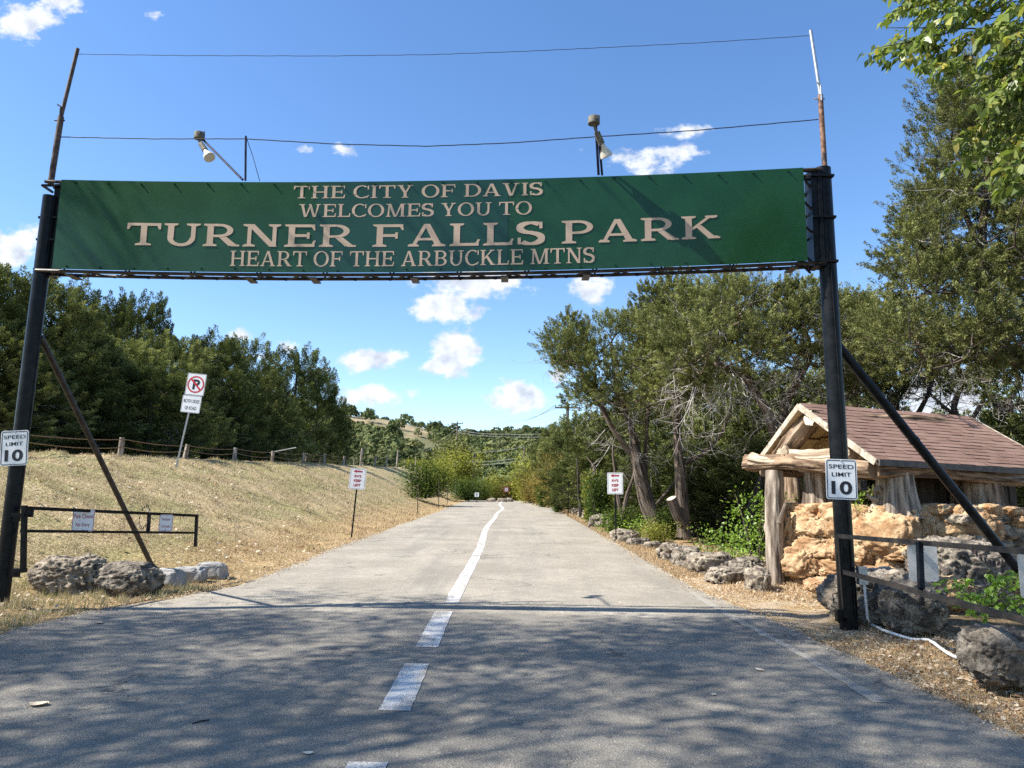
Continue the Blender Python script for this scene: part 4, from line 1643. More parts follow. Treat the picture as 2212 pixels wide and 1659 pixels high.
def rock_mesh(mb, c, size, seed, sub=4, rz=0.0, amp=.22, rough=.07, mi=0, boxy=.75, sink=None):
    bm = bmesh.new()
    bmesh.ops.create_icosphere(bm, subdivisions=sub, radius=1)
    o = Vector((seed * 3.17 % 91, seed * 7.31 % 83, seed * 1.77 % 71))
    ca, sa = math.cos(rz), math.sin(rz)
    V = []
    big = max(size)
    for v in bm.verts:
        n = v.co.copy()
        q = Vector([math.copysign(abs(a) ** boxy, a) for a in n])
        f = mnoise.fractal(n * 1.1 + o, 1.0, 2.1, 3)
        rd = mnoise.ridged_multi_fractal(n * 2.6 + o, .9, 2.2, 4, 1.0, 2.0) - 1.1
        pit = mnoise.fractal(n * 7.5 + o, .7, 2.2, 3)
        vd = mnoise.voronoi(n * 3.3 + o)[0]
        cell = min(.5, vd[1] - vd[0])
        fine = mnoise.fractal(n * 17 + o, .6, 2.3, 2) if sub >= 5 else 0
        d = 1 + amp * f + rough * rd + rough * .9 * pit + rough * 1.5 * (cell - .25) + rough * .5 * fine
        q = q * d
        x, y, z = q.x * size[0] / 2, q.y * size[1] / 2, q.z * size[2] / 2
        if sink is not None and z < -sink * size[2] / 2:
            z = -sink * size[2] / 2 + (z + sink * size[2] / 2) * .15
        V.append((c[0] + x * ca - y * sa, c[1] + x * sa + y * ca, c[2] + z))
    Fc = [[v.index for v in f.verts] for f in bm.faces]
    bm.free()
    mb.add(V, Fc, mi)


def boulder(label, px, py_base, w, h, mat, seed, Y=None, depth=.8, rz=0, group=None, sub=5, cat='boulder', **k):
    """a rock by its width and height in the picture and the ground it rests on"""
    p = ongr(px, py_base)
    if Y is not None:
        p = at(px, py_base, Y)
    d = p.y
    W_, H_ = w / FPX * d, h / FPX * d
    mb = MB()
    c = (p.x, p.y + W_ * depth * .4, g(p.x, p.y) + H_ * .38)
    rock_mesh(mb, c, (W_, W_ * depth, H_ * 1.15), seed, sub, rz, **k)
    return tag(mb.build(cat, mat, None, True), label, cat, group)


def rocks():
    boulder('big pitted pale boulder nearest the left banner pole', 124, 1284, 150, 80, 'rock_grey', 1, depth=.8, amp=.2, rough=.075, boxy=.9, sub=6)
    boulder('long rounded dark speckled boulder lying against the pitted one', 246, 1288, 165, 72, 'rock_dark', 2, depth=.6, amp=.13, rough=.055, boxy=.95, sub=6)
    boulder('low smooth grey slab right of the two left boulders', 352, 1267, 70, 36, 'slab_rock', 3, depth=.7, amp=.16, rough=.03, boxy=.5)
    boulder('wedge of grey stone in the middle of the low left kerb', 402, 1258, 66, 32, 'slab_rock', 4, depth=.7, amp=.2, rough=.03, boxy=.5)
    boulder('flat grey stone ending the low left kerb beside the road', 450, 1250, 62, 34, 'slab_rock', 5, depth=.6, amp=.16, rough=.03, boxy=.5)
    G = 'limestone rocks edging the right verge'
    row = [(1248, 1113, 34, 20, 'small limestone rock at the far end of the right row'), (1276, 1122, 34, 24, 'lumpy rock just left of the stump trunks behind the marker posts'),
           (1262, 1118, 30, 22, 'pale cracked rock beside the nearest marker post'), (1298, 1141, 56, 40, 'squarish brown rock left of the upright leafy stems'), (1322, 1146, 30, 34, 'narrow dark rock under the upright leafy stems'),
           (1352, 1172, 62, 38, 'low flat topped rock left of the right arrow sign'), (1382, 1180, 48, 24, 'dark low rock just behind the right arrow sign post'), (1412, 1184, 42, 18, 'half buried slab right of the arrow sign post'),
           (1450, 1210, 70, 46, 'brown humped rock in front of the leaning trunk'), (1490, 1222, 90, 52, 'wide grey rock in front of the straight trunk'),
           (1545, 1240, 96, 60, 'largest rough rock in the row left of the booth'), (1580, 1258, 100, 40, 'low jagged ledge rock left of the booth'), (1622, 1248, 84, 58, 'rounded rock above the jagged ledge near the booth'), (1644, 1275, 70, 62, 'pale angular rock touching the grey log post')]
    for i, (px, py, w, h, lb) in enumerate(row):
        boulder(lb, px, py, w * .95, h * .74, 'rock_grey' if i % 3 else 'rock_dark', 20 + i, depth=.75, rz=.4 * (i % 5), group=G, sub=5, amp=.24, rough=.085, boxy=.65, cat='rock')
    for i, (px, py) in enumerate(((1062, 1086), (1084, 1086), (1099, 1087), (1182, 1093))):
        f = at(px, py, 76 if i < 3 else 62)
        mb = MB(); rock_mesh(mb, (f.x, f.y, g(f.x, f.y) + .12), (.9, .6, .5), 60 + i, 3)
        tag(mb.build('rock', 'rock_grey', None, True), ['small pale rock at the crest left of the centre line', 'small pale rock at the crest right of the centre line', 'low pale rock at the crest under the maroon sign', 'upright pale rock at the crest by the green stems'][i], 'rock', 'rocks at the road crest')
    # below the gate
    def near(label, px, py, w, h, Y, mat, seed, depth=.8, **k):
        p = at(px, py, Y)
        W_, H_ = w / FPX * Y, h / FPX * Y
        mb = MB()
        rock_mesh(mb, (p.x, p.y + W_ * depth * .3, p.z + H_ * .42), (W_, W_ * depth, H_ * 1.1), seed, 6, **k)
        tag(mb.build('boulder', mat, None, True), label, 'boulder')
    near('broad light grey boulder right behind the foot of the right pole', 1915, 1350, 190, 112, 9.9, 'rock_grey', 41, amp=.2, rough=.08)
    near('dark pitted round boulder under the lower rail of the right gate', 1992, 1362, 125, 96, 9.2, 'rock_dark', 42, amp=.16, rough=.08)
    near('rough shaded boulder below the booth wall behind the right gate', 2105, 1290, 190, 120, 11.0, 'rock_dark', 43, amp=.2, rough=.08)
    near('pale ledge rock showing between the rails of the right gate', 1905, 1290, 150, 56, 11.2, 'rock_gold', 44, amp=.2, rough=.09)
    near('pale flat rock behind the leafy plant under the right gate', 2060, 1310, 110, 60, 9.8, 'rock_gold', 47, amp=.2, rough=.09)
    near('large dark boulder at the lower right edge of the view', 2200, 1474, 165, 108, 6.5, 'rock_dark', 45, amp=.15, rough=.065)
    near('low pale stone lying in the dirt before the booth wall', 1795, 1282, 90, 30, 11.9, 'rock_gold', 46, amp=.15, rough=.05)


rocks()

# ================================================================== the booth


def log(mb, a, b, r0, r1, seed, amp=.16, n=30, bend=.05, mi=0, cmi=None, knots=1.0):
    a, b = Vector(a), Vector(b)
    L = (b - a).length
    k = max(8, int(L / .055))
    side = (b - a).orthogonal().normalized()
    pts = [a.lerp(b, i / k) + side * bend * math.sin(i / k * math.pi * 1.3 + seed) + Vector((0, 0, bend * .6 * math.sin(i / k * 5 + seed * 2))) for i in range(k + 1)]
    rad = [r0 + (r1 - r0) * i / k for i in range(k + 1)]

    def dent(an, ll, f):
        u, v = math.cos(an), math.sin(an)
        s = mnoise.noise(Vector((u * 1.4 + seed, v * 1.4, ll * .8 + seed)))
        fine = mnoise.noise(Vector((u * 5.5 + seed, v * 5.5, ll * 1.1)))
        f2 = mnoise.noise(Vector((u * 12, v * 12 + seed, ll * 2.2)))
        kn = mnoise.noise(Vector((u * 2 + seed * 3, v * 2, ll * 3.2)))
        return 1 + amp * (1.1 * s + .75 * fine + .4 * f2 + knots * max(0, kn - .25) * 1.6)
    mb.tube(pts, rad, n, True, mi, dent, cmi)


def stump(mb, base, top, r0, r1, seed, mi=0):
    """column cut from a flared tree foot"""
    base, top = Vector(base), Vector(top)
    k = 26
    pts = [base.lerp(top, i / k) for i in range(k + 1)]
    rad = [r1 + (r0 - r1) * (1 - i / k) ** 2.2 for i in range(k + 1)]

    def dent(an, ll, f):
        u, v = math.cos(an), math.sin(an)
        fl = (1 - f) ** 1.5
        s = mnoise.noise(Vector((u * 2.2 + seed, v * 2.2, ll * .5)))
        fine = mnoise.noise(Vector((u * 7 + seed, v * 7, ll * .9)))
        f2 = mnoise.noise(Vector((u * 14, v * 14 + seed, ll * 1.3)))
        return 1 + s * (.16 + .34 * fl) + .17 * fine + .09 * f2
    mb.tube(pts, rad, 44, True, mi, dent)


def booth():
    PK, EL, ER = at(1727, 872, 13.1), at(1644, 985, 14.65), at(1893, 992, 11.8)
    ax = Vector((.948, .318, 0))
    RE = PK + ax * 4.05 + Vector((0, 0, -.06))
    ERe = ER + ax * 4.25 + Vector((0, 0, -.10))
    ELe = EL + ax * 4.0
    A, B, B2, C = Vector((5.20, 13.9, 0)), Vector((6.12, 12.28, 0)), Vector((7.25, 12.12, 0)), Vector((9.7, 13.25, 0))
    t = thing('ticket_booth', 'rustic stone and log ticket booth with a brown shingled gable roof', 'booth', (7.2, 13.2, g(7.2, 13.2)))
    # ---- shingled slopes
    mb = MB()

    def slope(a, b, c, d, rows, flip):
        """a-b ridge, d-c eave; courses of tabs with a proud lower lip"""
        n = (d - a).cross(b - a).normalized()
        if n.z < 0:
            n = -n
        rg = random.Random(8 + flip)
        Lr, Ls = (b - a).length, (d - a).length
        for i in range(rows):
            s0, s1 = i / rows, (i + 1.0) / rows
            nt_ = 17
            x = -rg.random() * .06
            while x < 1:
                w = rg.uniform(.045, .085)
                u0, u1 = max(0, x), min(1, x + w)
                x += w
                if u1 <= u0:
                    continue
                e = rg.uniform(-.002, .006) / Ls
                lip = rg.choice([.006, .008, .011, .015])
                P = lambda u, s, o: (a.lerp(d, s)).lerp(b.lerp(c, s), u) + n * o
                q = [P(u0, s0, .002), P(u1, s0, .002), P(u1, s1 + e, lip), P(u0, s1 + e, lip)]
                lo = [P(u0, s1 + e, -.004), P(u1, s1 + e, -.004)]
                v0, v1 = i * .14 + .004, i * .14 + .136
                uv = [(u0 * Lr, v0), (u1 * Lr, v0), (u1 * Lr, v1), (u0 * Lr, v1)]
                vs = q + lo
                f = [(0, 1, 2, 3), (3, 2, 5, 4)]
                if flip:
                    f = [x_[::-1] for x_ in f]; uvs = [uv[::-1], [uv[2]] * 4]
                else:
                    uvs = [uv, [uv[2]] * 4]
                mb.add(vs, f, 0, uvs)
    slope(PK, RE, ERe, ER, 16, 1)
    slope(PK, RE, ELe, EL, 16, 0)
    # ridge caps
    for i in range(22):
        a, b = PK.lerp(RE, i / 22), PK.lerp(RE, (i + 1.12) / 22)
        for e_ in (ER, EL):
            d = (e_ - PK).normalized() * .13
            up = Vector((0, 0, .014 + .004 * (i % 2)))
            mb.quad(a + up, b + up, b + d + up * .8, a + d + up * .8, 0, [(i * .3, 0), (i * .3 + .2, 0), (i * .3 + .2, .1), (i * .3, .1)])
    roof = mb.build('roof', 'shingles', t)
    dn = Vector((0, 0, -.085))
    mb = MB()
    i_ = lambda a, b, f: a.lerp(b, f)
    for e, ee in ((EL, ELe), (ER, ERe)):
        mb.add([PK + dn, RE + dn, ee + dn, e + dn, PK + dn * .25, RE + dn * .25, ee + dn * .25, e + dn * .25], [(0, 1, 2, 3), (7, 6, 5, 4), (0, 3, 7, 4), (1, 5, 6, 2), (3, 2, 6, 7)])
    # gable boarding set back under the overhang
    q = ax * .95
    mb.add([EL.lerp(PK, .1) + q + dn, PK + q + dn * 1.1, ER.lerp(PK, .1) + q + dn], [(0, 1, 2), (2, 1, 0)])
    mb.build('soffit', 'soffit', roof)
    mb = MB()
    for e, ee in ((EL, ELe),):
        for s in (.52,):
            mb.bar(PK.lerp(e, s) + dn * 1.15, RE.lerp(ee, s) + dn * 1.15, .03, .02)
    mb.bar(PK.lerp(EL, .5) + q + dn + ax * -.01, PK.lerp(ER, .5) + q + dn + ax * -.01, .02, .03)
    mb.build('batten', 'batten', roof)
    for a, b in ((PK, EL), (PK, ER), (RE, ERe)):
        mb = MB(); off = -ax * .02 if a is PK else ax * .02
        mb.bar(a + off + dn * .55, b + off + dn * .55, .03, .105, (0, 0, 1)); mb.build('fascia', 'fascia', roof)
    mb = MB(); mb.bar(ER + dn * .6 + Vector((.02, -.03, 0)), ERe + dn * .6 + Vector((0, -.03, 0)), .05, .10); mb.build('gutter', 'gutter', roof)
    mb = MB(); mb.bar(EL + dn * .6 + Vector((-.02, .03, 0)), ELe + dn * .6 + Vector((0, .03, 0)), .05, .10); mb.build('gutter', 'gutter', roof)
    # ---- logs
    jobs = [('log_beam', at(1614, 1000, 14.7), at(1893, 1010, 11.95), .15, .15, 'brown_log', 3), ('log_beam', at(1620, 992, 14.45), at(1716, 998, 13.6), .10, .06, 'pale_log', 5),
            ('log_beam', at(1690, 984, 13.9), at(1843, 984, 12.35), .12, .125, 'pale_log', 7), ('gable_log', at(1768, 888, 13.15), at(1683, 990, 14.2), .19, .17, 'brown_log', 9),
            ('ridge_log', at(1746, 901, 12.95), at(1746, 901, 12.95) + ax * 3.2 + Vector((0, 0, -.05)), .125, .12, 'brown_log', 11),
            ('log_beam', at(1890, 1018, 11.95), at(1890, 1018, 11.95) + ax * 4.0 + Vector((0, 0, -.03)), .13, .12, 'brown_log', 13),
            ('log_beam', at(1650, 1016, 14.7), at(1650, 1016, 14.7) + ax * 3.8, .12, .12, 'brown_log', 15)]
    for nm, a, b, r0, r1, mt, sd in jobs:
        mb = MB(); log(mb, a, b, r0, r1, sd, .30, 40, .04, cmi=1 if sd in (9, 11) else None); mb.build(nm, [mt, 'cut_wood'], t, True, 50)
    mb = MB(); mb.tube([at(1699, 968, 13.75), at(1694, 975, 13.6)], [.07, .06], 14, cmi=1); mb.build('branch_stub', ['pale_log', 'cut_wood'], t)
    # ---- posts
    f = at(1672, 1251, 13.8); f.z = g(f.x, f.y) - .1
    mb = MB(); log(mb, f, at(1674, 1018, 13.9), .165, .155, 21, .18, 40, .02, knots=1.6)
    log(mb, at(1684, 1130, 13.65), at(1697, 1088, 13.6), .05, .03, 22, .2, 12, 0)
    mb.build('log_post', 'grey_log', t, True)
    f = Vector((6.0, 15.6, 0)); f.z = g(f.x, f.y)
    mb = MB(); log(mb, f, f + Vector((-.12, 0, 2.3)), .20, .15, 23, .2, 36, .02); mb.build('log_post', 'brown_log', t, True)
    wt = 1.48
    for (px, py0, py1, Y, r0, r1, mt) in ((1768, 1098, 1016, 13.75, .27, .21, 'grey_log'), (1938, 1114, 1016, 12.35, .41, .27, 'grey_log'), (2112, 1112, 1016, 13.1, .46, .38, 'brown_log')):
        b = at(px, py0, Y); b.z = wt - .12
        mb = MB(); stump(mb, b, at(px - 5, py1, Y), r0, r1, px * .1)
        if px == 1938:
            log(mb, at(1905, 1088, 12.4), at(1895, 1052, 12.35), .10, .06, 31, .25, 18, .03)
            log(mb, at(1900, 1082, 12.4), at(1872, 1070, 12.4), .05, .03, 32, .25, 10, .03)
        mb.build('stump_column', mt, t, True)
    f = at(1845, 1100, 15.2)
    mb = MB(); stump(mb, Vector((f.x, 15.4, 1.3)), Vector((f.x, 15.4, 2.4)), .22, .14, 77); mb.build('stump_column', 'brown_log', t, True)
    # ---- dark board wall inside
    mb = MB()
    for i in range(16):
        p = B + ax * (.75 + i * .2) + Vector((-.22, .55, 0))
        mb.box((p.x, p.y + .006 * (i % 3), 1.80), (.185, .03, 1.0), Matrix.Rotation(math.atan2(ax.y, ax.x), 3, 'Z'))
    mb.build('board_wall', 'dark_boards', t)
    # ---- stone wall
    mb = MB()
    rg = random.Random(12)
    for (p, q, nn) in ((A, B, Vector((-.87, -.49, 0))), (B, B2, Vector((-.14, -.99, 0))), (B2, C, Vector((.42, -.908, 0)))):
        L = (q - p).length
        d = (q - p).normalized()
        bk = -nn * .30
        c = (p + q) / 2 + bk
        mb.box((c.x, c.y, .62), (L, .42, 1.56), Matrix((d, -nn if False else Vector((-d.y, d.x, 0)), Vector((0, 0, 1)))).transposed(), 1)
        z = .0
        row = 0
        while z < 1.46:
            h = rg.uniform(.24, .50)
            if z + h > 1.40:
                h = 1.52 - z
            x = -.10 - rg.random() * .2
            while x < L + .05:
                w = rg.uniform(.26, .92)
                cc = p + d * (x + w / 2) + nn * rg.uniform(-.12, .09)
                hk, zj = rg.uniform(.75, 1.5), rg.uniform(-.09, .09)
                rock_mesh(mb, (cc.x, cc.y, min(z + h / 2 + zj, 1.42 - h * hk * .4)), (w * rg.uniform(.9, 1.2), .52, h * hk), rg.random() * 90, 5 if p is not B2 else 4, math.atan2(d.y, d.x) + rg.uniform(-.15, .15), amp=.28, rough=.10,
                          mi=2 if (p is B2 and rg.random() < .7) else 0, boxy=.70)  # mostly grey stones on this stretch put its shade into the colour
                x += w * .93
            z += h * .95
            row += 1
    # capping stones
    for k in range(13):
        p = (A.lerp(B, k / 4) if k < 5 else B.lerp(B2, (k - 4) / 3) if k < 8 else B2.lerp(C, (k - 7) / 5)) + Vector((.12, .1, 0))
        rock_mesh(mb, (p.x, p.y, 1.47 + rg.uniform(-.02, .05)), (rg.uniform(.35, .6), .5, .2), rg.random() * 80, 4, rg.random() * 3, amp=.2, rough=.09, boxy=.6)
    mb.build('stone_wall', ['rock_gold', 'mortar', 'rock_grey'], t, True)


booth()

# ================================================================== foliage generators


def plumes(rg, C, A, L, R, n, ll, lw):
    """feathery sprays: C base, A axis (unit), L length, R radius, n leaves each -> triangles"""
    k = len(C)
    t = rg.random((k, n)) ** .85
    A_ = A[:, None, :]
    p = rg.normal(0, 1, (k, n, 3))
    p = unit(p - A_ * (p * A_).sum(-1, keepdims=True))
    rad = R[:, None] * (1 - .82 * t) * np.sqrt(rg.random((k, n)))
    pos = C[:, None] + A_ * (L[:, None] * t)[..., None] + p * rad[..., None]
    d = unit(A_ * .85 + p * (.2 + .65 * rg.random((k, n, 1))) + rg.normal(0, .24, (k, n, 3)))
    s = unit(np.cross(d, rg.normal(0, 1, (k, n, 3))))
    l = (ll * rg.uniform(.6, 1.3, (k, n)))[..., None]
    w = (lw * rg.uniform(.6, 1.3, (k, n)))[..., None]
    V = np.stack([pos - s * w * .5, pos + s * w * .5, pos + d * l], 2).reshape(-1, 3, 3)
    rnd = np.clip(np.repeat(rg.random(k) * .40 + .0, n) + .62 * t.ravel() + rg.normal(0, .08, k * n), 0, 1)  # paler towards the spray tip: lit ends and shaded inside put into colour
    return V, rnd


def leaves(rg, P, D, size, asp=.55, droop=.35):
    """diamond leaves at P pointing along D"""
    n = len(P)
    d = unit(D + rg.normal(0, .45, (n, 3)) + np.array([0, 0, -droop]))
    s = unit(np.cross(d, rg.normal(0, .6, (n, 3)) + np.array([0, 0, 1.0])))
    l = (size * rg.uniform(.65, 1.25, n))[:, None]
    up = np.cross(s, d)
    bend = up * l * .10
    V = np.stack([P, P + d * l * .42 + s * l * asp * .5 + bend, P + d * l, P + d * l * .42 - s * l * asp * .5 + bend], 1)
    return V, np.clip(rg.beta(2, 2.2, n), 0, 1)


def catmull(pts, k=5):
    P = [Vector(p) for p in pts]
    out = []
    for i in range(len(P) - 1):
        a, b, c, d = P[max(i - 1, 0)], P[i], P[i + 1], P[min(i + 2, len(P) - 1)]
        for j in range(k):
            t = j / k
            out.append(.5 * ((2 * b) + (c - a) * t + (2 * a - 5 * b + 4 * c - d) * t * t + (3 * b - a - 3 * c + d) * t ** 3))
    out.append(P[-1])
    return out


def limb(mb, pts, r0, r1, seed=0, n=10, gn=.12, k=5, mi=0):
    P = catmull(pts, k)
    m = len(P)
    dent = (lambda a, L, f: 1 + gn * mnoise.noise(Vector((math.cos(a) * 2.2 + seed, math.sin(a) * 2.2, L * 1.2))) + gn * .7 * mnoise.noise(Vector((math.cos(a) * 6 + seed, math.sin(a) * 6, L * .8)))) if n > 6 else None
    mb.tube(P, [r0 + (r1 - r0) * (i / (m - 1)) ** .8 for i in range(m)], n, True, mi, dent)
    return P


def dead_twigs(mb, rg, a, d, L, r, depth=2, mi=0):
    """bare grey forked twig"""
    a = Vector(a)
    p = [a]
    v = Vector(d).normalized()
    for i in range(4):
        v = (v + Vector(rg.normal(0, .22, 3))).normalized()
        p.append(p[-1] + v * L / 4)
    mb.tube(p, [r * (1 - .2 * i) for i in range(5)], 4, False, mi)
    if depth:
        for i in (1, 2, 3, 4):
            if rg.random() < .8:
                w = (v + Vector(rg.normal(0, .75, 3))).normalized()
                dead_twigs(mb, rg, p[i], w, L * rg.uniform(.4, .65), r * .55, depth - 1, mi)


# ---- dense cedars, three models built once and copied
def dense_juniper(seed, H, R, h0, nplume, nleaf, ll, lw, mat, label, group, lean=.0, name='juniper_tree', pl=(.55, 1.05)):
    rg = np.random.default_rng(seed)
    root = thing(name, label, 'tree', (0, 0, 0), group, local=True)
    ph = rg.random((5, 2)) * 6.28
    h = rg.beta(1.25, 1.35, nplume)
    th = rg.random(nplume) * 2 * np.pi
    prof = np.sin(np.clip(.16 + .84 * (1 - h), 0, 1) * np.pi * .62) ** .8 * np.clip(.35 + h * 5, 0, 1)
    lob = 1 + .18 * np.sin(2 * th + ph[0, 0] + 4 * h) + .14 * np.sin(3 * th + ph[1, 0] - 7 * h) + .12 * np.sin(5 * th + ph[2, 0] + 11 * h) + .10 * np.sin(17 * h + ph[3, 0] + 2 * th)
    rr = R * prof * lob * np.sqrt(rg.uniform(.30, 1.0, nplume))
    z = h0 + (H - h0) * h
    C = np.stack([rr * np.cos(th) + lean * z, rr * np.sin(th), z - .35], -1)
    A = unit(np.stack([np.cos(th) * (.75 - .5 * h), np.sin(th) * (.75 - .5 * h), .45 + .6 * h], -1) + rg.normal(0, .22, (nplume, 3)))
    L = rg.uniform(*pl, nplume)
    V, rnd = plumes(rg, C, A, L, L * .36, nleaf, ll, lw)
    # a few leading spikes on top
    k = 7
    C2 = np.stack([rg.normal(0, R * .30, k) + lean * H, rg.normal(0, R * .3, k), H - .9 - rg.random(k) * 1.2], -1)
    A2 = unit(np.stack([rg.normal(0, .15, k), rg.normal(0, .15, k), np.ones(k)], -1))
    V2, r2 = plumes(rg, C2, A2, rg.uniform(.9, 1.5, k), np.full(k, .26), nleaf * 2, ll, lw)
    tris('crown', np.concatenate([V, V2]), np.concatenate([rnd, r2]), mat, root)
    mb = MB()
    limb(mb, [(0, 0, -.3), (.05, .05, H * .3), (lean * H * .7 + .1, 0, H * .65), (lean * H, 0, H * .93)], .22, .03, seed, 9)
    for i in range(16):
        zz = rg.uniform(h0 + .3, H * .8)
        a = rg.random() * 6.28
        q = R * .75 * (1 - zz / H * .7)
        limb(mb, [(lean * zz, 0, zz), (q * .5 * math.cos(a) + lean * zz, q * .5 * math.sin(a), zz + .35), (q * math.cos(a) + lean * zz, q * math.sin(a), zz + .9)], .06, .012, seed + i, 5)
    mb.build('trunk', 'bark_dark', root)
    mb = MB()
    for i in range(26):
        zz = rg.uniform(h0 * .6, H * .42)
        a = rg.random() * 6.28
        q = R * rg.uniform(.35, .8)
        dead_twigs(mb, rg, (q * .6 * math.cos(a), q * .6 * math.sin(a), zz), (math.cos(a), math.sin(a), .1), rg.uniform(.7, 1.4), .014, 2)
    tag(mb.build('dead_twigs', 'twig_grey', root), kind='stuff')
    return root


def place(proto, used, px, py_top, Y, rad, Hm, Rm, label, group, rz, base=None):
    tp_ = at(px, py_top, Y)
    zb = g(tp_.x, Y) if base is None else base
    h = tp_.z - zb
    sc = (rad / Rm, rad / Rm, h / Hm)
    loc = (tp_.x, Y, zb)
    if not used[0]:
        used[0] = True
        proto.location = loc; proto.rotation_euler = (0, 0, rz); proto.scale = sc
        proto['label'] = label; proto['group'] = group
        return proto
    return copy_thing(proto, loc, rz, sc, label, group)


def left_trees():
    GR = 'dense junipers behind the bank fence'
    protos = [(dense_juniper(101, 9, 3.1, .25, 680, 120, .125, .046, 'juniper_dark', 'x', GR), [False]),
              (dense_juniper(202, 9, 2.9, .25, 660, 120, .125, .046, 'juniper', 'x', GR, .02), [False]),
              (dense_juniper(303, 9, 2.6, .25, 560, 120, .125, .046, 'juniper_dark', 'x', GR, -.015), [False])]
    Rm = [3.1, 2.9, 2.6]
    L = [(-75, 575, 29.5, 3.4, 0, 'dense juniper at the far left edge of the bank'), (35, 592, 32, 3.3, 1, 'tall bushy juniper rising behind the left banner pole'),
         (120, 622, 36, 3.2, 0, 'dense juniper with a stepped right side just right of the left pole'), (182, 705, 38, 2.6, 1, 'shorter juniper in the dip right of the left pole'),
         (255, 668, 50, 3.2, 2, 'dark pointed juniper top seen behind the front row'), (300, 648, 47, 3.2, 0, 'tall dark round juniper left of the no parking sign'),
         (250, 735, 40, 3.0, 1, 'lower olive juniper in front of the dark round one'), (385, 738, 45, 3.2, 1, 'juniper directly behind the no parking sign'),
         (455, 728, 53, 3.3, 2, 'juniper with a spiky crown right of the no parking sign'), (520, 740, 60, 3.6, 1, 'broad juniper with a thin top sprig near the middle of the row'),
         (575, 805, 66, 3.2, 0, 'low juniper between the broad one and the pointed one'), (643, 757, 75, 3.9, 2, 'tall pointed dark juniper near the right end of the left row'),
         (600, 850, 62, 2.7, 1, 'small olive juniper under the tall pointed one'), (690, 800, 82, 3.4, 0, 'dark juniper stepping down right of the pointed one'),
         (716, 872, 86, 2.8, 2, 'last dark juniper of the left row before the far hill'), (330, 800, 38, 2.6, 2, 'shaded juniper low behind the second fence post'),
         (480, 800, 50, 3.0, 0, 'shaded juniper low right of the no parking sign'), (150, 760, 33, 2.7, 2, 'shaded juniper low behind the brace of the left pole'),
         (0, 720, 28.5, 2.6, 1, 'low juniper behind the speed limit sign on the left pole'), (545, 860, 56, 2.5, 2, 'low dark juniper behind the broken fence rail')]
    for i, (px, py, Y, rad, k, lb) in enumerate(L):
        pr, us = protos[k]
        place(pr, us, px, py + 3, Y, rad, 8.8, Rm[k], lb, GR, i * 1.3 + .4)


left_trees()


def inpoly(x, y, poly):
    c = False
    n = len(poly)
    for i in range(n):
        (x1, y1), (x2, y2) = poly[i], poly[(i + 1) % n]
        if (y1 > y) != (y2 > y) and x < (x2 - x1) * (y - y1) / (y2 - y1) + x1:
            c = not c
    return c


def pads_in(poly, n, Y, jit, r0, r1, rg, mind=.8):
    xs, ys = [p[0] for p in poly], [p[1] for p in poly]
    out = []
    tries = 0
    while len(out) < n and tries < n * 60:
        tries += 1
        x, y = rg.uniform(min(xs), max(xs)), rg.uniform(min(ys), max(ys))
        if not inpoly(x, y, poly):
            continue
        yy = Y + rg.normal(0, jit)
        r = rg.uniform(r0, r1)
        p = at(x, y, yy)
        if any((p - q).length < mind * min(r, s) for q, s in out):
            continue
        out.append((p, r))
    return out


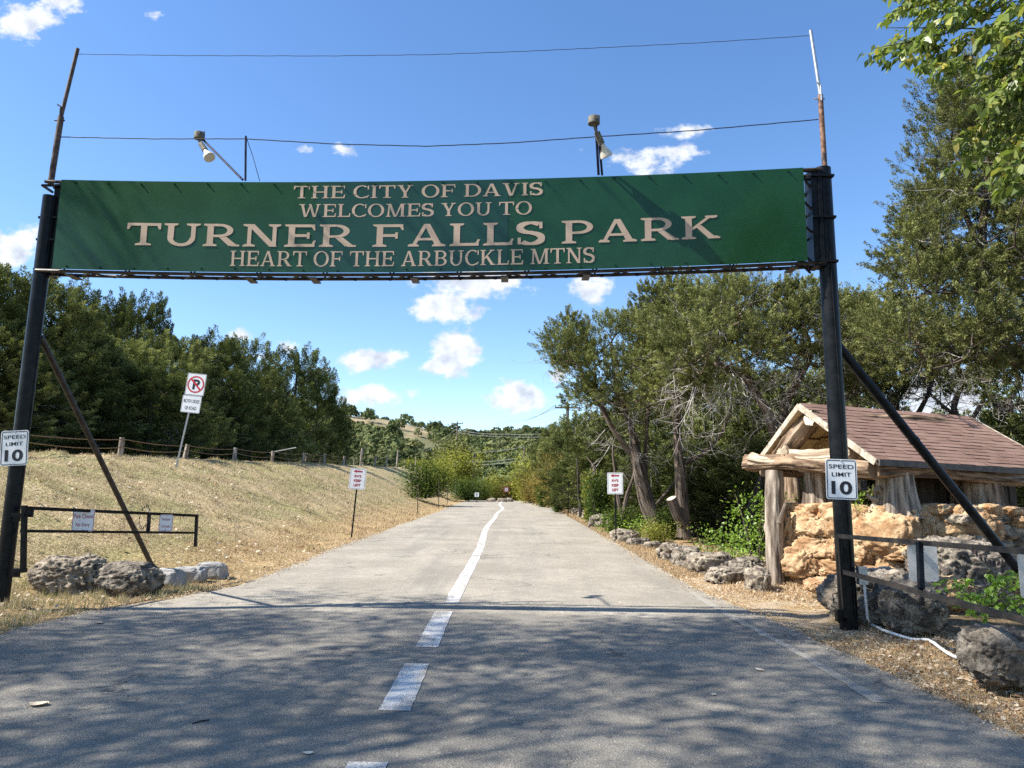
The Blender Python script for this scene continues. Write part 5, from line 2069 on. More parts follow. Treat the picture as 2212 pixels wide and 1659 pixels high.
def open_juniper(label, lines, pads, seed, mat, npl=24, nl=26, ll=.12, lw=.044, foot=None, dead=20, bark='bark', group=None, cut=None, br=.045, zone=None, nz=0):
    """juniper with bare crooked trunks; lines = [(points, r0, r1)], pads = [(centre, radius)] of foliage"""
    rg = np.random.default_rng(seed)
    base = Vector(lines[0][0][0])
    t = thing('juniper_tree', label, 'tree', base, group)
    mb = MB()
    nodes = []
    for i, (pts, r0, r1) in enumerate(lines):
        P = limb(mb, pts, r0, r1, seed + i, 16, .22, 7)
        nodes += [(p, max(r1, .04)) for p in P[len(P) // 3:]]
    for (c, r) in pads:
        n_ = min(nodes, key=lambda q: (q[0] - c).length + max(0, q[0].z - c.z) * 1.5)
        a = n_[0]
        mid = a.lerp(c, .5) + Vector((rg.normal(0, .18), rg.normal(0, .18), -.12 * (c - a).length + rg.normal(0, .12)))
        P = limb(mb, [a, mid, c], min(br, n_[1] * .8), .012, seed, 6, 0, 4)
        nodes += [(P[len(P) // 2], .03)]
        for _ in range(2):
            w = unit(rg.normal(0, 1, 3))
            limb(mb, [c - Vector((0, 0, r * .4)), c + Vector(w * r * .8) + Vector((0, 0, r * .1))], .012, .005, seed, 4, 0, 3)
    if cut:
        a, b, r = cut
        P = limb(mb, [a, a.lerp(b, .5) + Vector((0, 0, -.05)), b], r * 1.15, r, seed, 14, .15, 5)
    mb.build('trunk', bark, t, True)
    if cut:
        d = (b - a).normalized()
        mb = MB(); mb.tube([b, b + d * .012], r * .97, 16); mb.build('cut_end', 'cut_wood', t)
    C = np.array([c for c, r in pads])
    Rr = np.array([r for c, r in pads])
    cen = C.mean(0)
    k = len(C)
    w = unit(rg.normal(0, 1, (k, npl, 3)) + np.array([0, 0, .25]))
    q = (rg.random((k, npl, 1)) ** .5)
    B = C[:, None] + w * q * Rr[:, None, None] * np.array([1.0, 1.0, .62])
    out = unit(C - cen + np.array([0, 0, .6]))[:, None]
    A = unit(w * .75 + out * .35 + np.array([0, 0, .55]) + rg.normal(0, .2, (k, npl, 3)))
    L = np.repeat(Rr[:, None], npl, 1) * rg.uniform(.30, .62, (k, npl))
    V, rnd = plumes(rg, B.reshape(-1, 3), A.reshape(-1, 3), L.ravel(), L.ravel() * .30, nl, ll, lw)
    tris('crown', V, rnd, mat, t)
    if dead:
        mb = MB()
        for _ in range(dead):
            p, r = nodes[int(rg.integers(0, len(nodes)))]
            v = unit(rg.normal(0, 1, 3) * np.array([1, 1, .35]))
            dead_twigs(mb, rg, p, v, rg.uniform(.7, 1.7), .013, 2)
        for _ in range(nz):
            x0, x1, y0, y1, Yz = zone
            p = at(rg.uniform(x0, x1), rg.uniform(y0, y1), Yz + rg.normal(0, .7))
            n_ = min(nodes, key=lambda q: (q[0] - p).length)[0]
            d = (p - n_)
            dead_twigs(mb, rg, n_.lerp(p, .25), unit(np.array(d) + rg.normal(0, .25, 3)), min(2.4, max(.8, d.length * .9)), .017, 2)
        tag(mb.build('dead_twigs', 'twig_grey', t), kind='stuff')
    return t


def W2(pts, Y, dz=None):
    out = []
    for k, p in enumerate(pts):
        y = Y if len(p) == 2 else p[2]
        out.append(at(p[0], p[1], y))
    return out


def right_trees():
    rg = np.random.default_rng(77)
    # leaning tree with three limbs
    Y = 25.5
    p1 = [(1190, 715), (1225, 690), (1262, 705), (1285, 655), (1310, 690), (1350, 690), (1395, 655), (1420, 720), (1440, 780), (1425, 850), (1400, 900), (1345, 890), (1300, 880), (1262, 880), (1240, 850), (1235, 800), (1195, 780)]
    pads = pads_in(p1, 46, Y, 1.4, .5, .95, rg, 1.05)
    lines = [(W2([(1424, 1152), (1402, 1100), (1386, 1035), (1375, 985), (1366, 960)], Y), .30, .19), (W2([(1372, 985), (1355, 969), (1320, 921), (1303, 885), (1278, 850), (1245, 780, 25)], Y), .12, .05),
             (W2([(1374, 965), (1358, 911), (1342, 872), (1330, 830), (1320, 740, 25.8)], Y), .14, .05), (W2([(1392, 1060), (1394, 995), (1398, 914), (1405, 820, 26)], Y), .11, .05)]
    open_juniper('leaning juniper with a forked bare trunk just right of the arrow sign', lines, pads, 5, 'juniper', 46, 70, .064, .027, dead=36, zone=(1260, 1420, 840, 980, 25.0), nz=9)
    # straight trunk with a sawn branch
    Y = 23.6
    p2 = [(1400, 640), (1440, 596), (1470, 615), (1500, 600), (1520, 650), (1560, 612), (1600, 640), (1585, 700), (1560, 740), (1560, 800), (1500, 850), (1470, 900), (1440, 860), (1400, 800), (1385, 720)]
    pads = pads_in(p2, 46, Y, 1.4, .48, .9, rg, 1.05)
    lines = [(W2([(1478, 1160), (1474, 1090), (1468, 1010), (1463, 930), (1466, 860), (1478, 780), (1486, 690)], Y), .235, .06), (W2([(1478, 1000), (1510, 985), (1556, 940), (1580, 880, 23)], Y), .085, .03), (W2([(1466, 900), (1440, 840), (1425, 760)], Y), .08, .03)]
    open_juniper('straight reddish juniper trunk with a sawn off side branch near its foot', lines, pads, 6, 'juniper_olive', 46, 70, .062, .026, dead=40, cut=(at(1474, 1130, Y - .15), at(1450, 1077, Y - .35), .155), zone=(1380, 1480, 850, 960, 23.2), nz=9)
    # twisted tree right of it
    Y = 20.5
    p3 = [(1440, 740), (1470, 700), (1530, 700), (1560, 640), (1600, 640), (1650, 610), (1690, 640), (1740, 620), (1785, 650), (1790, 720), (1760, 790), (1700, 800), (1640, 760), (1600, 800), (1560, 800), (1520, 830), (1450, 800)]
    pads = pads_in(p3, 50, Y, 1.2, .45, .85, rg, 1.05)
    lines = [(W2([(1712, 1090), (1690, 1000), (1674, 933), (1655, 885), (1632, 850), (1603, 808), (1571, 795), (1520, 770, 20)], Y), .20, .06), (W2([(1680, 950, 20.8), (1697, 876, 21), (1732, 808), (1750, 765), (1735, 700)], Y), .15, .05),
             (W2([(1748, 770), (1716, 750), (1690, 700)], Y), .09, .04), (W2([(1640, 860), (1600, 770), (1590, 690)], Y), .09, .035)]
    open_juniper('twisted juniper spreading bare grey twigs behind the booth gable', lines, pads, 7, 'juniper_olive', 46, 72, .058, .025, dead=80, zone=(1450, 1720, 815, 935, 20.0), nz=40)
    # behind the right pole
    Y = 24.5
    p4 = [(1790, 690), (1830, 650), (1880, 655), (1910, 690), (1905, 780), (1870, 850), (1820, 840), (1800, 780)]
    pads = pads_in(p4, 50, Y, 1.4, .55, .95, rg, .62)
    lines = [(W2([(1860, 1060), (1850, 950), (1845, 860), (1850, 760), (1855, 700)], Y), .2, .05)]
    open_juniper('juniper showing just right of the right banner pole', lines, pads, 8, 'juniper', 46, 70, .062, .026, dead=30)
    # the big one at the right edge
    Y = 17.5
    p5 = [(2062, 185), (2100, 120), (2330, 100), (2380, 500), (2330, 800), (2180, 805), (2080, 800), (2000, 790), (1930, 770), (1888, 715), (1895, 660), (1925, 610), (1918, 560), (1945, 500), (1940, 450), (1962, 400), (1990, 330), (1985, 290), (2025, 255)]
    pads = pads_in(p5, 210, Y, 1.5, .48, .85, rg, .78)
    lines = [(W2([(2330, 1120), (2310, 900), (2260, 800), (2190, 770), (2150, 740), (2130, 680), (2120, 560), (2130, 400), (2150, 250)], Y), .34, .06), (W2([(2190, 775), (2130, 770), (2070, 740), (2000, 700)], Y - .5), .15, .04),
             (W2([(2130, 640), (2060, 560), (2000, 500)], Y), .1, .03), (W2([(2260, 800), (2250, 600), (2260, 350)], Y + .5), .2, .05), (W2([(2125, 560), (2070, 420), (2050, 320)], Y), .09, .03)]
    open_juniper('huge old juniper filling the right edge above the booth roof', lines, pads, 9, 'juniper_olive', 40, 74, .054, .023, dead=110, br=.035)
    # airy trees seen under it, over the booth roof
    for k, (px0, px1, Yb, lb) in enumerate(((1880, 2010, 24, 'thin juniper with open branches above the left part of the booth roof'), (2010, 2130, 26, 'thin juniper with open branches above the middle of the booth roof'), (2120, 2260, 23, 'dark leaning juniper above the right end of the booth roof'))):
        poly = [(px0, 790), (px1, 770), (px1 + 10, 850), (px0 + 10, 870)]
        pads = pads_in(poly, 16, Yb, 1.5, .4, .7, rg)
        m = (px0 + px1) / 2
        lines = [(W2([(m + 30, 1080), (m + 20, 960), (m - 10, 880), (m + 10, 820), (m - 20, 760)], Yb), .16, .05), (W2([(m + 15, 930), (m + 60, 850), (m + 70, 780)], Yb), .1, .03), (W2([(m - 5, 900), (m - 60, 850), (m - 80, 800)], Yb), .07, .02)]
        open_juniper(lb, lines, pads, 30 + k, 'juniper_dark', 16, 22, .11, .04, dead=60, bark='bark_dark')
    # bare leaning trunks low behind the verge rocks
    tr = [((1342, 1130), (1352, 1080), (1368, 1030), 27, .10, 'pale crooked trunk leaning right behind the arrow sign'), ((1375, 1140), (1410, 1100), (1455, 1045), 27, .09, 'pale slanting dead trunk between the leaning and the straight juniper'),
          ((1345, 1142), (1338, 1090), (1330, 1030), 29, .12, 'grey upright trunk right behind the arrow sign'), ((1298, 1112), (1294, 1092), (1288, 1072), 34, .13, 'pale barked trunk left of the upright leafy stems'), ((1255, 1108), (1253, 1090), (1250, 1072), 38, .12, 'shaded trunk behind the nearest marker post'),
          ((1562, 1150), (1570, 1080), (1600, 1000), 30, .13, 'thin shaded trunk between the straight trunk and the sapling'), ((1600, 1165), (1625, 1100), (1650, 1020), 24, .20, 'dark thick trunk leaning behind the bright sapling')]
    for i, (a, b, c, Y, r, lb) in enumerate(tr):
        f = at(a[0], a[1], Y); f.z = min(f.z, g(f.x, f.y))
        mb = MB(); limb(mb, [f, at(b[0], b[1], Y), at(c[0], c[1], Y), at(c[0] + (c[0] - b[0]) * .8, c[1] - 60, Y), at(c[0] + (c[0] - b[0]) * 1.6 + 12 * (i % 3 - 1), c[1] - 85, Y + .4)], r * 1.1, r * .10, i, 14, .22, 6)
        rg2 = np.random.default_rng(i)
        for _ in range(5):
            dead_twigs(mb, rg2, at(c[0], c[1] + rg2.uniform(-60, 40), Y), unit(rg2.normal(0, 1, 3)), 1.0, .015, 1)
        tag(mb.build('tree_trunk', 'bark' if i < 4 else 'bark_dark', None, True), lb, 'tree trunk')
    # the wood behind
    GR = 'junipers in the wood right of the road'
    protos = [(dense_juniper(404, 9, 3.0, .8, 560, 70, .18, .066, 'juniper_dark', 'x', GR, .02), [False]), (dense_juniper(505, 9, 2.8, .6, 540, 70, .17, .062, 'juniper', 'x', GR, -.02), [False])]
    Rm = [3.0, 2.8]
    L = [(1175, 955, 92, 2.6, 0, 'farthest juniper right of the road, just left of the crossarm pole'), (1203, 918, 74, 2.9, 1, 'pointed juniper standing under the left end of the crossarm'), (1238, 905, 60, 2.8, 1, 'bright juniper standing under the crossarm pole'),
         (1285, 900, 48, 2.8, 0, 'dark juniper behind the upright leafy stems'), (1330, 880, 42, 2.8, 1, 'juniper filling the gap behind the right arrow sign'), (1262, 985, 44, 2.2, 0, 'low juniper behind the marker posts'),
         (1390, 860, 40, 3.0, 0, 'shaded juniper behind the leaning forked trunk'), (1450, 800, 38, 3.0, 1, 'shaded juniper behind the straight trunk'), (1530, 810, 36, 3.0, 0, 'shaded juniper right of the straight trunk'),
         (1600, 800, 34, 2.8, 1, 'shaded juniper left of the twisted trunk'), (1660, 820, 33, 2.8, 0, 'shaded juniper behind the booth gable'), (1740, 790, 32, 2.8, 1, 'shaded juniper behind the booth roof peak'),
         (1830, 830, 34, 2.8, 0, 'shaded juniper behind the roof right of the pole'), (1500, 960, 30, 2.3, 0, 'low shaded juniper between the trunks'), (1590, 980, 28, 2.2, 0, 'low shaded juniper behind the bright sapling'), (1400, 980, 32, 2.3, 0, 'low shaded juniper behind the leaning trunk'),
         (2230, 860, 27, 2.6, 0, 'shaded juniper behind the right end of the booth roof'), (2080, 900, 32, 2.6, 0, 'low shaded juniper behind the middle of the booth roof'), (1950, 905, 33, 2.5, 0, 'low shaded juniper behind the booth corner'),
         (1690, 940, 26, 2.0, 1, 'low juniper right behind the booth gable'), (2330, 900, 20, 2.6, 0, 'shaded juniper beyond the right edge of the booth')]
    for i, (px, py, Y, rad, k, lb) in enumerate(L):
        pr, us = protos[k]
        place(pr, us, px, py + 3, Y, rad, 8.8, Rm[k], lb, GR, i * 1.7)


right_trees()

# ---- leafy shrubs


def leafy(name, label, cat, seed, H, R, nst, ncl, nl, size, mat, upright=.5, h0=.15, group=None, stem='bark', asp=.5, sr=.03):
    rg = np.random.default_rng(seed)
    root = thing(name, label, cat, (0, 0, 0), group, local=True)
    mb = MB()
    Cs = []
    for i in range(nst):
        a = rg.random() * 6.28
        q = R * rg.uniform(.3, 1) * (1 - upright * .5)
        hh = H * rg.uniform(.75, 1)
        P = limb(mb, [(0.1 * R * math.cos(a), .1 * R * math.sin(a), -.1), (q * .4 * math.cos(a), q * .4 * math.sin(a), hh * .45), (q * math.cos(a), q * math.sin(a), hh * .95)], sr, sr * .25, i, 6, 0, 6)
        P = [np.array(p) for p in P]
        m = max(1, ncl // nst)
        for k in range(m):
            f = h0 + (1 - h0) * (k + rg.random()) / m
            p = P[min(len(P) - 1, int(f * (len(P) - 1)))]
            Cs.append(p + rg.normal(0, R * .20 * (1.2 - upright), 3) * np.array([1, 1, .6]))
    mb.build('stems', stem, root)
    Cs = np.array(Cs)
    k = len(Cs)
    sp = R * .26 * (1.25 - upright)
    off = np.clip(rg.normal(0, 1, (k, nl, 3)), -1.9, 1.9) * sp * np.array([1, 1, 1 + upright])
    P = (Cs[:, None] + off).reshape(-1, 3)
    D = unit(off + np.array([0, 0, .3 * upright])).reshape(-1, 3)
    V, rnd = leaves(rg, P, D, size, asp, .25 - .4 * upright)
    ok = V[:, :, 2].min(1) > -.05
    tris('foliage', V[ok], rnd[ok], mat, root, 4)
    return root


def shrubs():
    cres = 'leafy shrubs at the road crest'
    A = leafy('leafy_shrub', 'x', 'shrub', 1, 3.0, 1.5, 9, 60, 60, .17, 'yellowgreen', .35, group=cres)
    B = leafy('leafy_shrub', 'x', 'shrub', 2, 3.0, 1.5, 10, 60, 60, .16, 'autumn', .45, group=cres)
    Cc = leafy('leafy_shrub', 'x', 'shrub', 3, 2.0, 1.1, 12, 60, 60, .13, 'green_shrub', .75, group=cres)
    Dd = leafy('round_bush', 'x', 'bush', 4, 3.0, 1.9, 12, 80, 85, .20, 'green_shrub', .15, .0)
    E = leafy('leafy_tree', 'x', 'tree', 6, 3.0, 1.7, 9, 70, 80, .17, 'juniper_olive', .15, .0)
    Fu = leafy('leafy_shrub', 'x', 'shrub', 7, 2.0, 1.0, 12, 64, 60, .13, 'yellowgreen', .85)
    use = {id(E): [False], id(Fu): [False], id(A): [False], id(B): [False], id(Cc): [False], id(Dd): [False]}
    mod = {'A': (A, 3.1, 1.5), 'B': (B, 3.1, 1.5), 'C': (Cc, 2.1, 1.1), 'D': (Dd, 3.1, 1.9), 'E': (E, 3.1, 1.7), 'F': (Fu, 2.1, 1.0)}
    L = [('D', 918, 1004, 1072, 57, 1.85, 'dark round leafy bush on the bank slope', None), ('A', 1000, 968, 1040, 84, 3.2, 'broad yellow green tree behind the dark round bush', None), ('A', 950, 985, 1060, 74, 2.2, 'yellow green shrub right behind the dark round bush', None),
         ('E', 975, 944, 1030, 118, 3.8, 'large green tree at the foot of the far hill', None), ('A', 895, 992, 1006, 110, 2.0, 'bright yellow shrub beyond the fence posts', None), ('D', 1010, 1035, 1078, 78, 2.0, 'low green shrub left of the crest', None),
         ('A', 1046, 1040, 1084, 86, 1.5, 'pale yellow shrub left of the centre line at the crest', cres), ('A', 1072, 1022, 1084, 88, 1.6, 'taller pale yellow shrub straight above the centre line', cres), ('B', 1095, 1036, 1084, 84, 1.6, 'brownish green shrub behind the maroon sign', cres),
         ('A', 1120, 1015, 1084, 84, 1.8, 'bright yellow green shrub right of the maroon sign', cres), ('A', 1142, 978, 1084, 82, 2.2, 'tallest yellow green tree in front of the wooden pole', cres), ('B', 1150, 1025, 1088, 70, 1.8, 'olive brown shrub at the right of the crest', cres),
         ('A', 1160, 985, 1084, 92, 2.0, 'yellow green tree behind the tallest one at the crest', cres), ('B', 1178, 1008, 1090, 62, 1.9, 'rusty shrub left of the farthest marker post', None), ('B', 1208, 985, 1095, 56, 2.0, 'orange tinged tall shrub above the marker posts', None), ('B', 1238, 992, 1100, 50, 1.8, 'orange tinged shrub above the nearest marker post', None),
         ('C', 1176, 1050, 1092, 58, 1.1, 'upright green shrub at the road edge near the crest', None), ('C', 1204, 1052, 1102, 47, .9, 'upright green shrub between the marker posts', None), ('C', 1290, 1022, 1140, 31, 1.1, 'tall clump of upright leafy stems among the verge rocks', None), ('F', 1272, 1010, 1128, 36, .9, 'yellowish upright stems left of the leafy clump', None), ('F', 1312, 1060, 1142, 32, .8, 'shorter clump of leafy stems left of the arrow sign', None),
         ('D', 1340, 1100, 1150, 27, .7, 'low green plant behind the arrow sign post', None), ('A', 1415, 1125, 1180, 23, .6, 'yellow spotted plant at the foot of the leaning trunk', None), ('D', 1442, 1105, 1165, 25, .5, 'leafy plant between the leaning and straight trunks', None)]
    for i, (m, px, y0, y1, Y, rad, lb, gr) in enumerate(L):
        pr, Hm, Rm = mod[m]
        o = place(pr, use[id(pr)], px, y0, Y, rad, Hm, Rm, lb, gr, i * 2.1, at(px, y1, Y).z - .1)
        if gr is None and 'group' in o:
            del o['group']
        if 'tree' in lb.split(' behind')[0].split(' in front')[0]:
            o['category'] = 'tree'
    # bright sapling by the booth
    t = leafy('leafy_sapling', 'bright green sapling lit by the sun left of the booth', 'sapling', 21, 1.75, .75, 6, 34, 30, .095, 'bright_leaf', .15, .15, asp=.45, sr=.012)
    f = at(1630, 1200, 15.6); t.location = (f.x, f.y, g(f.x, f.y))
    t = leafy('ground_plant', 'low sunlit leafy plant behind the verge rocks left of the booth', 'plant', 22, .55, .55, 7, 26, 26, .07, 'bright_leaf', .2, .1, asp=.6, sr=.006)
    f = at(1535, 1195, 18.6); t.location = (f.x, f.y, g(f.x, f.y) + .1)
    copy_thing(t, (at(1590, 1200, 17).x, 17, g(5, 17) + .05), 1.2, (1.1, 1.1, 1), 'low leafy plant under the bright sapling')
    copy_thing(t, (at(1325, 1150, 27).x, 27, g(4, 27)), 2.2, (1.4, 1.4, 1.1), 'pale leafy plant low behind the arrow sign')
    copy_thing(t, (at(1385, 1160, 25).x, 25, g(4.5, 25)), 4.2, (1.2, 1.2, 1), 'yellowish leafy plant at the foot of the pale slanting trunk')
    # the plant under the right gate
    rg = np.random.default_rng(9)
    base = at(2130, 1330, 8.3)
    t = thing('leafy_plant', 'sunlit plant with rounded leaves spilling below the right gate', 'plant', base)
    poly = [(2010, 1255), (2060, 1262), (2090, 1250), (2130, 1235), (2180, 1240), (2260, 1220), (2270, 1340), (2190, 1335), (2130, 1345), (2100, 1330), (2060, 1310), (2020, 1280)]
    mb = MB(); P, D = [], []
    for k in range(46):
        while True:
            x, y = rg.uniform(2000, 2270), rg.uniform(1215, 1350)
            if inpoly(x, y, poly):
                break
        e = at(x, y, 8.3 + rg.normal(0, .25))
        a = base.lerp(e, .35) + Vector((0, 0, .12))
        Q = limb(mb, [a, a.lerp(e, .6) + Vector((0, 0, .06)), e], .004, .002, k, 4, 0, 4)
        for q in Q[3:]:
            for _ in range(2):
                P.append(np.array(q) + rg.normal(0, .018, 3)); D.append(unit(rg.normal(0, 1, 3) + np.array([0, -.6, -.2])))
    mb.build('stems', 'bark', t)
    V, rnd = leaves(rg, np.array(P), np.array(D), .062, .82, .3)
    tris('foliage', V, rnd, 'bright_leaf', t, 4)
    t = leafy('ground_plant', 'small sprig of leaves on the stone wall beside the speed limit sign', 'plant', 24, .22, .2, 4, 8, 10, .055, 'bright_leaf', .3, .1, asp=.5, sr=.004)
    f = at(1852, 1092, 12.35); t.location = (f.x, f.y, 1.5)


shrubs()


def elms():
    # right: branch tips hanging into the view, the trunk stands outside it
    rg = np.random.default_rng(15)
    f = Vector((7.6, 5.2, 0)); f.z = g(f.x, f.y)
    t = thing('elm_tree', 'leafy elm whose drooping sunlit boughs hang in at the upper right corner', 'tree', f)
    mb = MB()
    limb(mb, [f, f + Vector((.1, .1, 2.5)), f + Vector((-.2, .5, 5.0)), f + Vector((-.4, .9, 7.5))], .24, .09, 3, 14, .15)
    poly = [(1905, 95), (1935, 65), (1965, 40), (1925, -10), (1960, -120), (2330, -200), (2420, 200), (2330, 430), (2200, 400), (2120, 375), (2075, 330), (2110, 270), (2140, 200), (2070, 150), (2010, 150), (1960, 130)]
    rng_ = lambda: rg.normal(0, 1)
    P, D = [], []
    n = 0
    while n < 420:
        x, y = rg.uniform(1900, 2420), rg.uniform(-200, 430)
        if not inpoly(x, y, poly):
            continue
        n += 1
        c = at(x, y, 6.0 + rg.normal(0, .5))
        d = Vector((-1, rg.normal(0, .35), -.30 + rg.normal(0, .18))).normalized()
        L = rg.uniform(.18, .45)
        a = c - d * L * .5
        Q = limb(mb, [a, c + Vector((0, 0, .015)), c + d * L * .5 + Vector((0, 0, -.03))], .0035, .0015, n, 4, 0, 4)
        for i, q in enumerate(Q):
            for s in (-1, 1):
                P.append(np.array(q)); D.append(np.array([d.x * .5, s * .6 + d.y, -.45]))
    for (x, y) in ((1915, 60), (1960, 20), (1885, 105), (2010, 110), (2060, 60), (2100, 140), (2160, 90), (2150, 300), (2080, 350), (2200, 250), (2180, 360), (2120, 30)):
        e = at(x, y, 6.0)
        a = f + Vector((-.3, .7, 5.4 + rg.uniform(-.8, 1.0)))
        limb(mb, [a, a.lerp(e, .5) + Vector((rng_() * .3, rng_() * .3, .55)), a.lerp(e, .8) + Vector((0, rng_() * .2, .25)), e], .016, .003, x, 6, 0, 7)
    for (x, y) in ((1890, 112), (1900, 128), (1915, 95), (1930, 110), (2030, 175), (2035, 160)):
        c = at(x, y, 6.0)
        for i in range(7):
            P.append(np.array(c) + np.array([i * .03 - .1, 0, -i * .006 * (i % 3)])); D.append(np.array([-.5, rg.normal(0, .5), -.5]))
    mb.build('trunk', 'bark', t, True)
    V, rnd = leaves(rg, np.array(P), np.array(D), .098, .55, .55)
    tris('crown', V, rnd, 'elm', t, 4)
    # left: the tree beside the road that dapples the foreground
    rg = np.random.default_rng(16)
    f = Vector((-10.8, 1.2, 0)); f.z = g(f.x, f.y)
    t = thing('elm_tree', 'spreading elm beside the road outside the view, dappling the asphalt', 'tree', f)
    mb = MB()
    top = f + Vector((.6, .8, 6.5))
    limb(mb, [f + Vector((0, 0, -.2)), f + Vector((.2, .2, 3)), top], .42, .25, 4, 16, .15)
    cen = np.array([-11.3, 3.8, 12.3])
    Cc = []
    while len(Cc) < 340:
        q = rg.uniform(-1, 1, 3)
        if (np.abs(q) ** 3.5).sum() > 1:
            continue
        p = cen + q * np.array([6.9, 6.3, 2.6])
        # keep a few gaps
        if math.sin(p[0] * .95 + 2) * math.sin(p[1] * 1.35 + .5) > .18:
            continue
        yg, xg = p[1] + .175 * p[2], p[0] + .89 * p[2]
        if 10.1 < yg < 11.0 or yg > 12.1 or (yg > 10.1 and xg > -.3):
            continue
        Cc.append(p)
    Cc = np.array(Cc)
    for k in range(0, 340, 12):
        e = Vector(Cc[k])
        limb(mb, [top + Vector((0, 0, rg.uniform(-2, .5))), top.lerp(e, .5) + Vector((rg.normal(0, .4), rg.normal(0, .4), .5)), e], .05, .01, k, 6, 0, 5)
    mb.build('trunk', 'bark', t, True)
    off = rg.normal(0, .37, (340, 210, 3)) * np.array([1, 1, .5])
    P = (Cc[:, None] + off).reshape(-1, 3)
    V, rnd = leaves(rg, P, unit(off.reshape(-1, 3) + np.array([0, 0, -.2])), .13, .55, .4)
    tris('crown', V, rnd, 'elm', t, 4)


elms()

# ================================================================== grass, litter, leaves


def blades(rg, x, y, hgt, wid, lean):
    n = len(x)
    z = gz(x, y) - .015
    b = np.stack([x, y, z], -1)
    a = rg.random(n) * 2 * np.pi
    s = np.stack([np.cos(a), np.sin(a), np.zeros(n)], -1)
    th = rg.random(n) * 2 * np.pi
    le = np.abs(rg.normal(0, lean, n))
    d = unit(np.stack([np.cos(th) * le, np.sin(th) * le, np.ones(n)], -1))
    return np.stack([b - s * wid[:, None] / 2, b + s * wid[:, None] / 2, b + d * hgt[:, None]], 1)


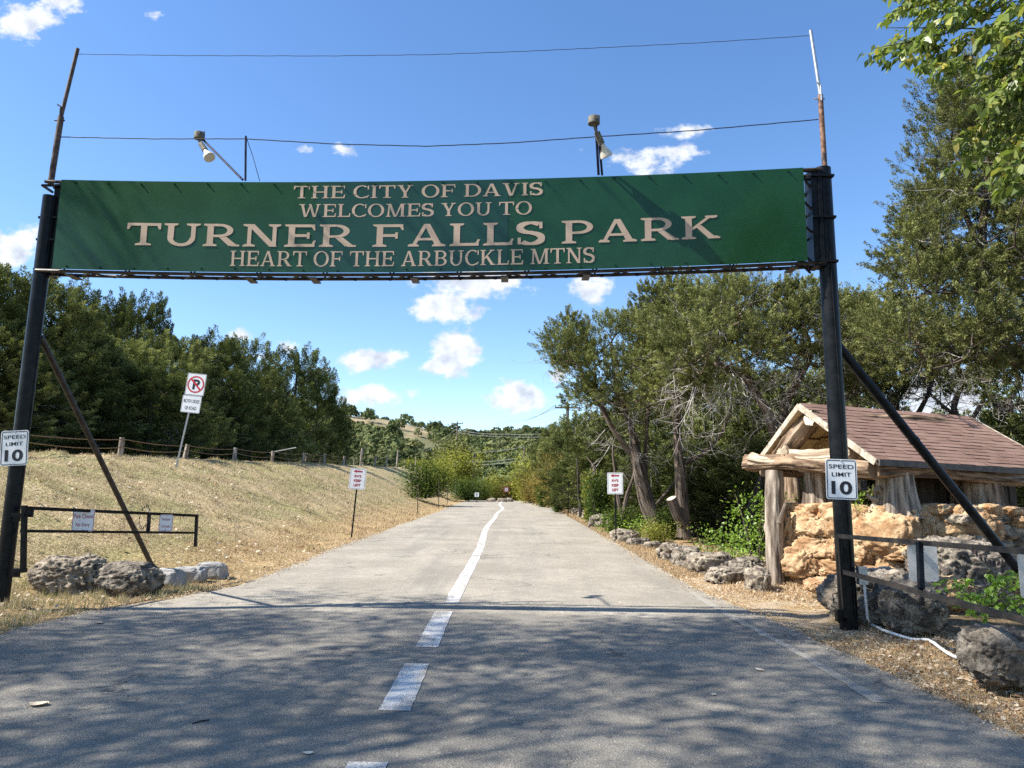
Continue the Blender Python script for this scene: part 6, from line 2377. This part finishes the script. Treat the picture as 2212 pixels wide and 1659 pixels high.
def grass():
    rg = np.random.default_rng(31)
    # left verge and bank
    n = 330000
    d = np.exp(rg.uniform(np.log(6.0), np.log(62.0), n))
    x = -d * rg.uniform(.05, .80, n)
    y = d
    el = edge_l(y)
    ok = (x < el - .02 + rg.normal(0, .08, n)) & (x > -14.6)
    x, y = x[ok], y[ok]
    sc = np.clip(y / 10, .8, 4.0)
    cl = np.sin(x * 2.3 + 2 * np.sin(y * .7)) * np.sin(y * 1.6 + 1.5 * np.sin(x * .9)) + .6 * np.sin(x * 5.1 + y) * np.sin(y * 4.3 - x)
    ok = rg.random(len(x)) < np.clip(.62 + .55 * cl, .12, 1)
    x, y, sc, cl = x[ok], y[ok], sc[ok], cl[ok]
    n = len(x)
    V = blades(rg, x, y, rg.uniform(.025, .065, n) * np.clip(1 + .5 * cl, .6, 1.8) * sc ** .62, .010 * sc ** .9 * rg.uniform(.6, 1.3, n), 1.5)
    patch = np.sin(x * 1.3 + 1.7 * np.sin(y * .4)) * np.sin(y * .9 + x * .5) * .5 + .5
    green = (rg.random(n) < .10 + .30 * (patch > .62) * ((x > -7.5) | (rg.random(n) < .5)))
    rnd = np.where(green, rg.uniform(.70, 1.0, n), np.clip(rg.beta(2.2, 2, n) * .62, 0, .66))
    rustm = (edge_l(y) - x < 1.6 + 1.2 * patch) & (y > 12) & (rg.random(n) < .75)
    tag(tris('dry_grass', V[~rustm], rnd[~rustm], 'dry_grass'), 'dry straw coloured grass with green tufts covering the left bank', 'grass', kind='stuff')
    # brown grass on both road edges
    V1, r1 = V[rustm], np.clip(rg.beta(2, 2, int(rustm.sum())), 0, 1)
    n = 130000
    d = np.exp(rg.uniform(np.log(4.2), np.log(60.0), n))
    y = d
    x = edge_r(y) + rg.uniform(-.03, 1, n) ** 1.3 * np.where(y < 9, 2.2, np.where(y < 16, 2.2, 1.9))
    bare = (y > 9.0) & (y < 14.5) & (np.sin(x * 2.1 + y * .6) + np.sin(y * 1.7 - x) * .8 + rg.normal(0, .35, n) > -.25)
    ok = ~bare & ~((y < 9) & (np.sin(x * 3 + y * 2.2) + rg.normal(0, .5, n) > .7)) & ~((y > 9.0) & (y < 14.5) & (rg.random(n) < .35))
    x, y = x[ok], y[ok]
    sc = np.clip(y / 10, .7, 4.0)
    m = len(x)
    V2 = blades(rg, x, y, rg.uniform(.03, .085, m) * sc ** .62, .010 * sc ** .9 * rg.uniform(.6, 1.3, m), 1.1)
    tag(tris('brown_grass', np.concatenate([V1, V2]), np.concatenate([r1, rg.beta(2, 2, m)]), 'rust_grass'), 'rusty brown dead grass along both road edges', 'grass', kind='stuff')
    # long tufts by the boulders
    n = 9000
    cx, cy = rg.uniform(-8.2, -4.6, 260), rg.uniform(8.6, 12.6, 260)
    k = rg.integers(0, 260, n)
    x, y = cx[k] + rg.normal(0, .05, n), cy[k] + rg.normal(0, .05, n)
    ok = x < edge_l(y) - .05
    x, y = x[ok], y[ok]
    V = blades(rg, x, y, rg.uniform(.08, .17, len(x)), rg.uniform(.006, .011, len(x)), .7)
    tag(tris('grass_tufts', V, np.where(rg.random(len(x)) < .5, rg.uniform(.68, 1, len(x)), rg.uniform(.2, .6, len(x))), 'dry_grass'), 'longer pale tufts of grass round the left boulders', 'grass', kind='stuff')
    # fallen leaves
    def flat(x, y, size, lift=.03):
        m = len(x)
        z = gz(x, y) + lift + rg.random(m) * .03
        a = rg.random(m) * 6.28
        tl = rg.normal(0, .45, (m, 2))
        d = unit(np.stack([np.cos(a), np.sin(a), tl[:, 0]], -1)) * size[:, None]
        s = unit(np.stack([-np.sin(a), np.cos(a), tl[:, 1]], -1)) * size[:, None] * .36
        c = np.stack([x, y, z], -1)
        return np.stack([c - d * .5, c + s + d * .05, c + d * .5, c - s + d * .05], 1)
    n = 1700
    d = np.exp(rg.uniform(np.log(7.5), np.log(34.0), n))
    x = -d * rg.uniform(.25, .75, n)
    ok = (x < edge_l(d) - .15) & (x > -14)
    x, d = x[ok], d[ok]
    V = flat(x, d, rg.uniform(.04, .095, len(x)) * np.clip(d / 14, .8, 1.4), .04)
    r = np.where(rg.random(len(x)) < .75, rg.uniform(.66, 1, len(x)), rg.uniform(0, .4, len(x)))
    tag(tris('fallen_leaves', V, r, 'litter', None, 4), 'pale and brown fallen leaves strewn over the grass bank', 'leaves', kind='stuff')
    n = 15000
    y = np.exp(rg.uniform(np.log(4.0), np.log(17.0), n))
    x = edge_r(y) + rg.random(n) ** .9 * np.where(y < 9.5, 2.6, 2.2)
    ok = (y < 9.3) | (np.sin(x * 2.1 + y * .6) + np.sin(y * 1.7 - x) * .8 + rg.normal(0, .5, n) < -.1)
    x, y = x[ok], y[ok]
    V = flat(x, y, rg.uniform(.02, .06, len(x)), .0)
    tag(tris('leaf_litter', V, np.clip(rg.beta(1.6, 1.6, len(x)), 0, 1), 'litter', None, 4), 'brown leaf litter and twigs on the right verge', 'litter', kind='stuff')
    n = 9000
    y = np.exp(rg.uniform(np.log(16.0), np.log(45.0), n))
    x = 5.6 + rg.random(n) * 9
    V = flat(x, y, rg.uniform(.06, .14, n), .0)
    tag(tris('leaf_litter', V, np.clip(rg.beta(1.4, 2.2, n), 0, 1), 'litter', None, 4), 'dark leaf litter under the right junipers', 'litter', kind='stuff')
    n = 9000
    y = np.exp(rg.uniform(np.log(4.0), np.log(26.0), n))
    s = rg.random(n) < .5
    x = np.where(s, edge_l(y) + rg.normal(-.02, .16, n), edge_r(y) + rg.normal(.02, .13, n))
    V = flat(x, y, rg.uniform(.008, .03, n) * np.clip(y / 9, .8, 1.8), .012)
    tag(tris('gravel', V, rg.uniform(.3, .9, n), 'litter', None, 4), 'loose pale grit along both crumbling road edges', 'gravel', kind='stuff')
    # single leaves and bits on the road
    for i, (px, py, s, lb) in enumerate(((83, 1526, .15, 'big pale curled leaf on the asphalt at the lower left'), (1541, 1503, .06, 'small tan leaf on the asphalt at the lower right'), (1641, 1450, .09, 'long tan leaf on the asphalt near the right verge'), (665, 1631, .07, 'tiny pale leaf on the asphalt near the lowest dash'),
                                         (1512, 1390, .05, 'small leaf on the asphalt below the booth'), (215, 1348, .11, 'pale leaf at the left asphalt edge'), (520, 1380, .04, 'tiny pale chip left of the centre dashes'), (995, 1272, .07, 'pale leaf beside the centre line'), (1340, 1305, .06, 'pale leaf by the shadow of the banner'))):
        p = ongr(px, py)
        mb = MB()
        a = i * 1.1
        d, e = Vector((math.cos(a), math.sin(a), 0)), Vector((-math.sin(a), math.cos(a), 0))
        rows = []
        for k in range(7):
            f = k / 6
            w = s * .38 * math.sin(math.pi * min(1, f * .95 + .03)) ** .8
            for q in (-1, 0, 1):
                rows.append(p + d * s * (f - .5) + e * w * q + Vector((0, 0, .008 + s * (.10 * abs(q) + .22 * (f - .4) ** 2))))
        fs = [(k * 3 + q, k * 3 + q + 1, (k + 1) * 3 + q + 1, (k + 1) * 3 + q) for k in range(6) for q in (0, 1)]
        mb.add(rows, fs)
        tag(mb.build('fallen_leaf', 'cut_wood', None, True), lb, 'leaf', 'single leaves on the road')
    a, b = ongr(415, 1566), ongr(452, 1558)
    mb = MB(); mb.tube([a + Vector((0, 0, .008)), a.lerp(b, .5) + Vector((0, .01, .012)), b + Vector((0, 0, .008))], .006, 5)
    tag(mb.build('twig', 'bark_dark'), 'dark thin twig lying on the asphalt at the lower left', 'twig')


grass()
for o in list(S.objects):
    if '_local' in o:
        del o['_local']
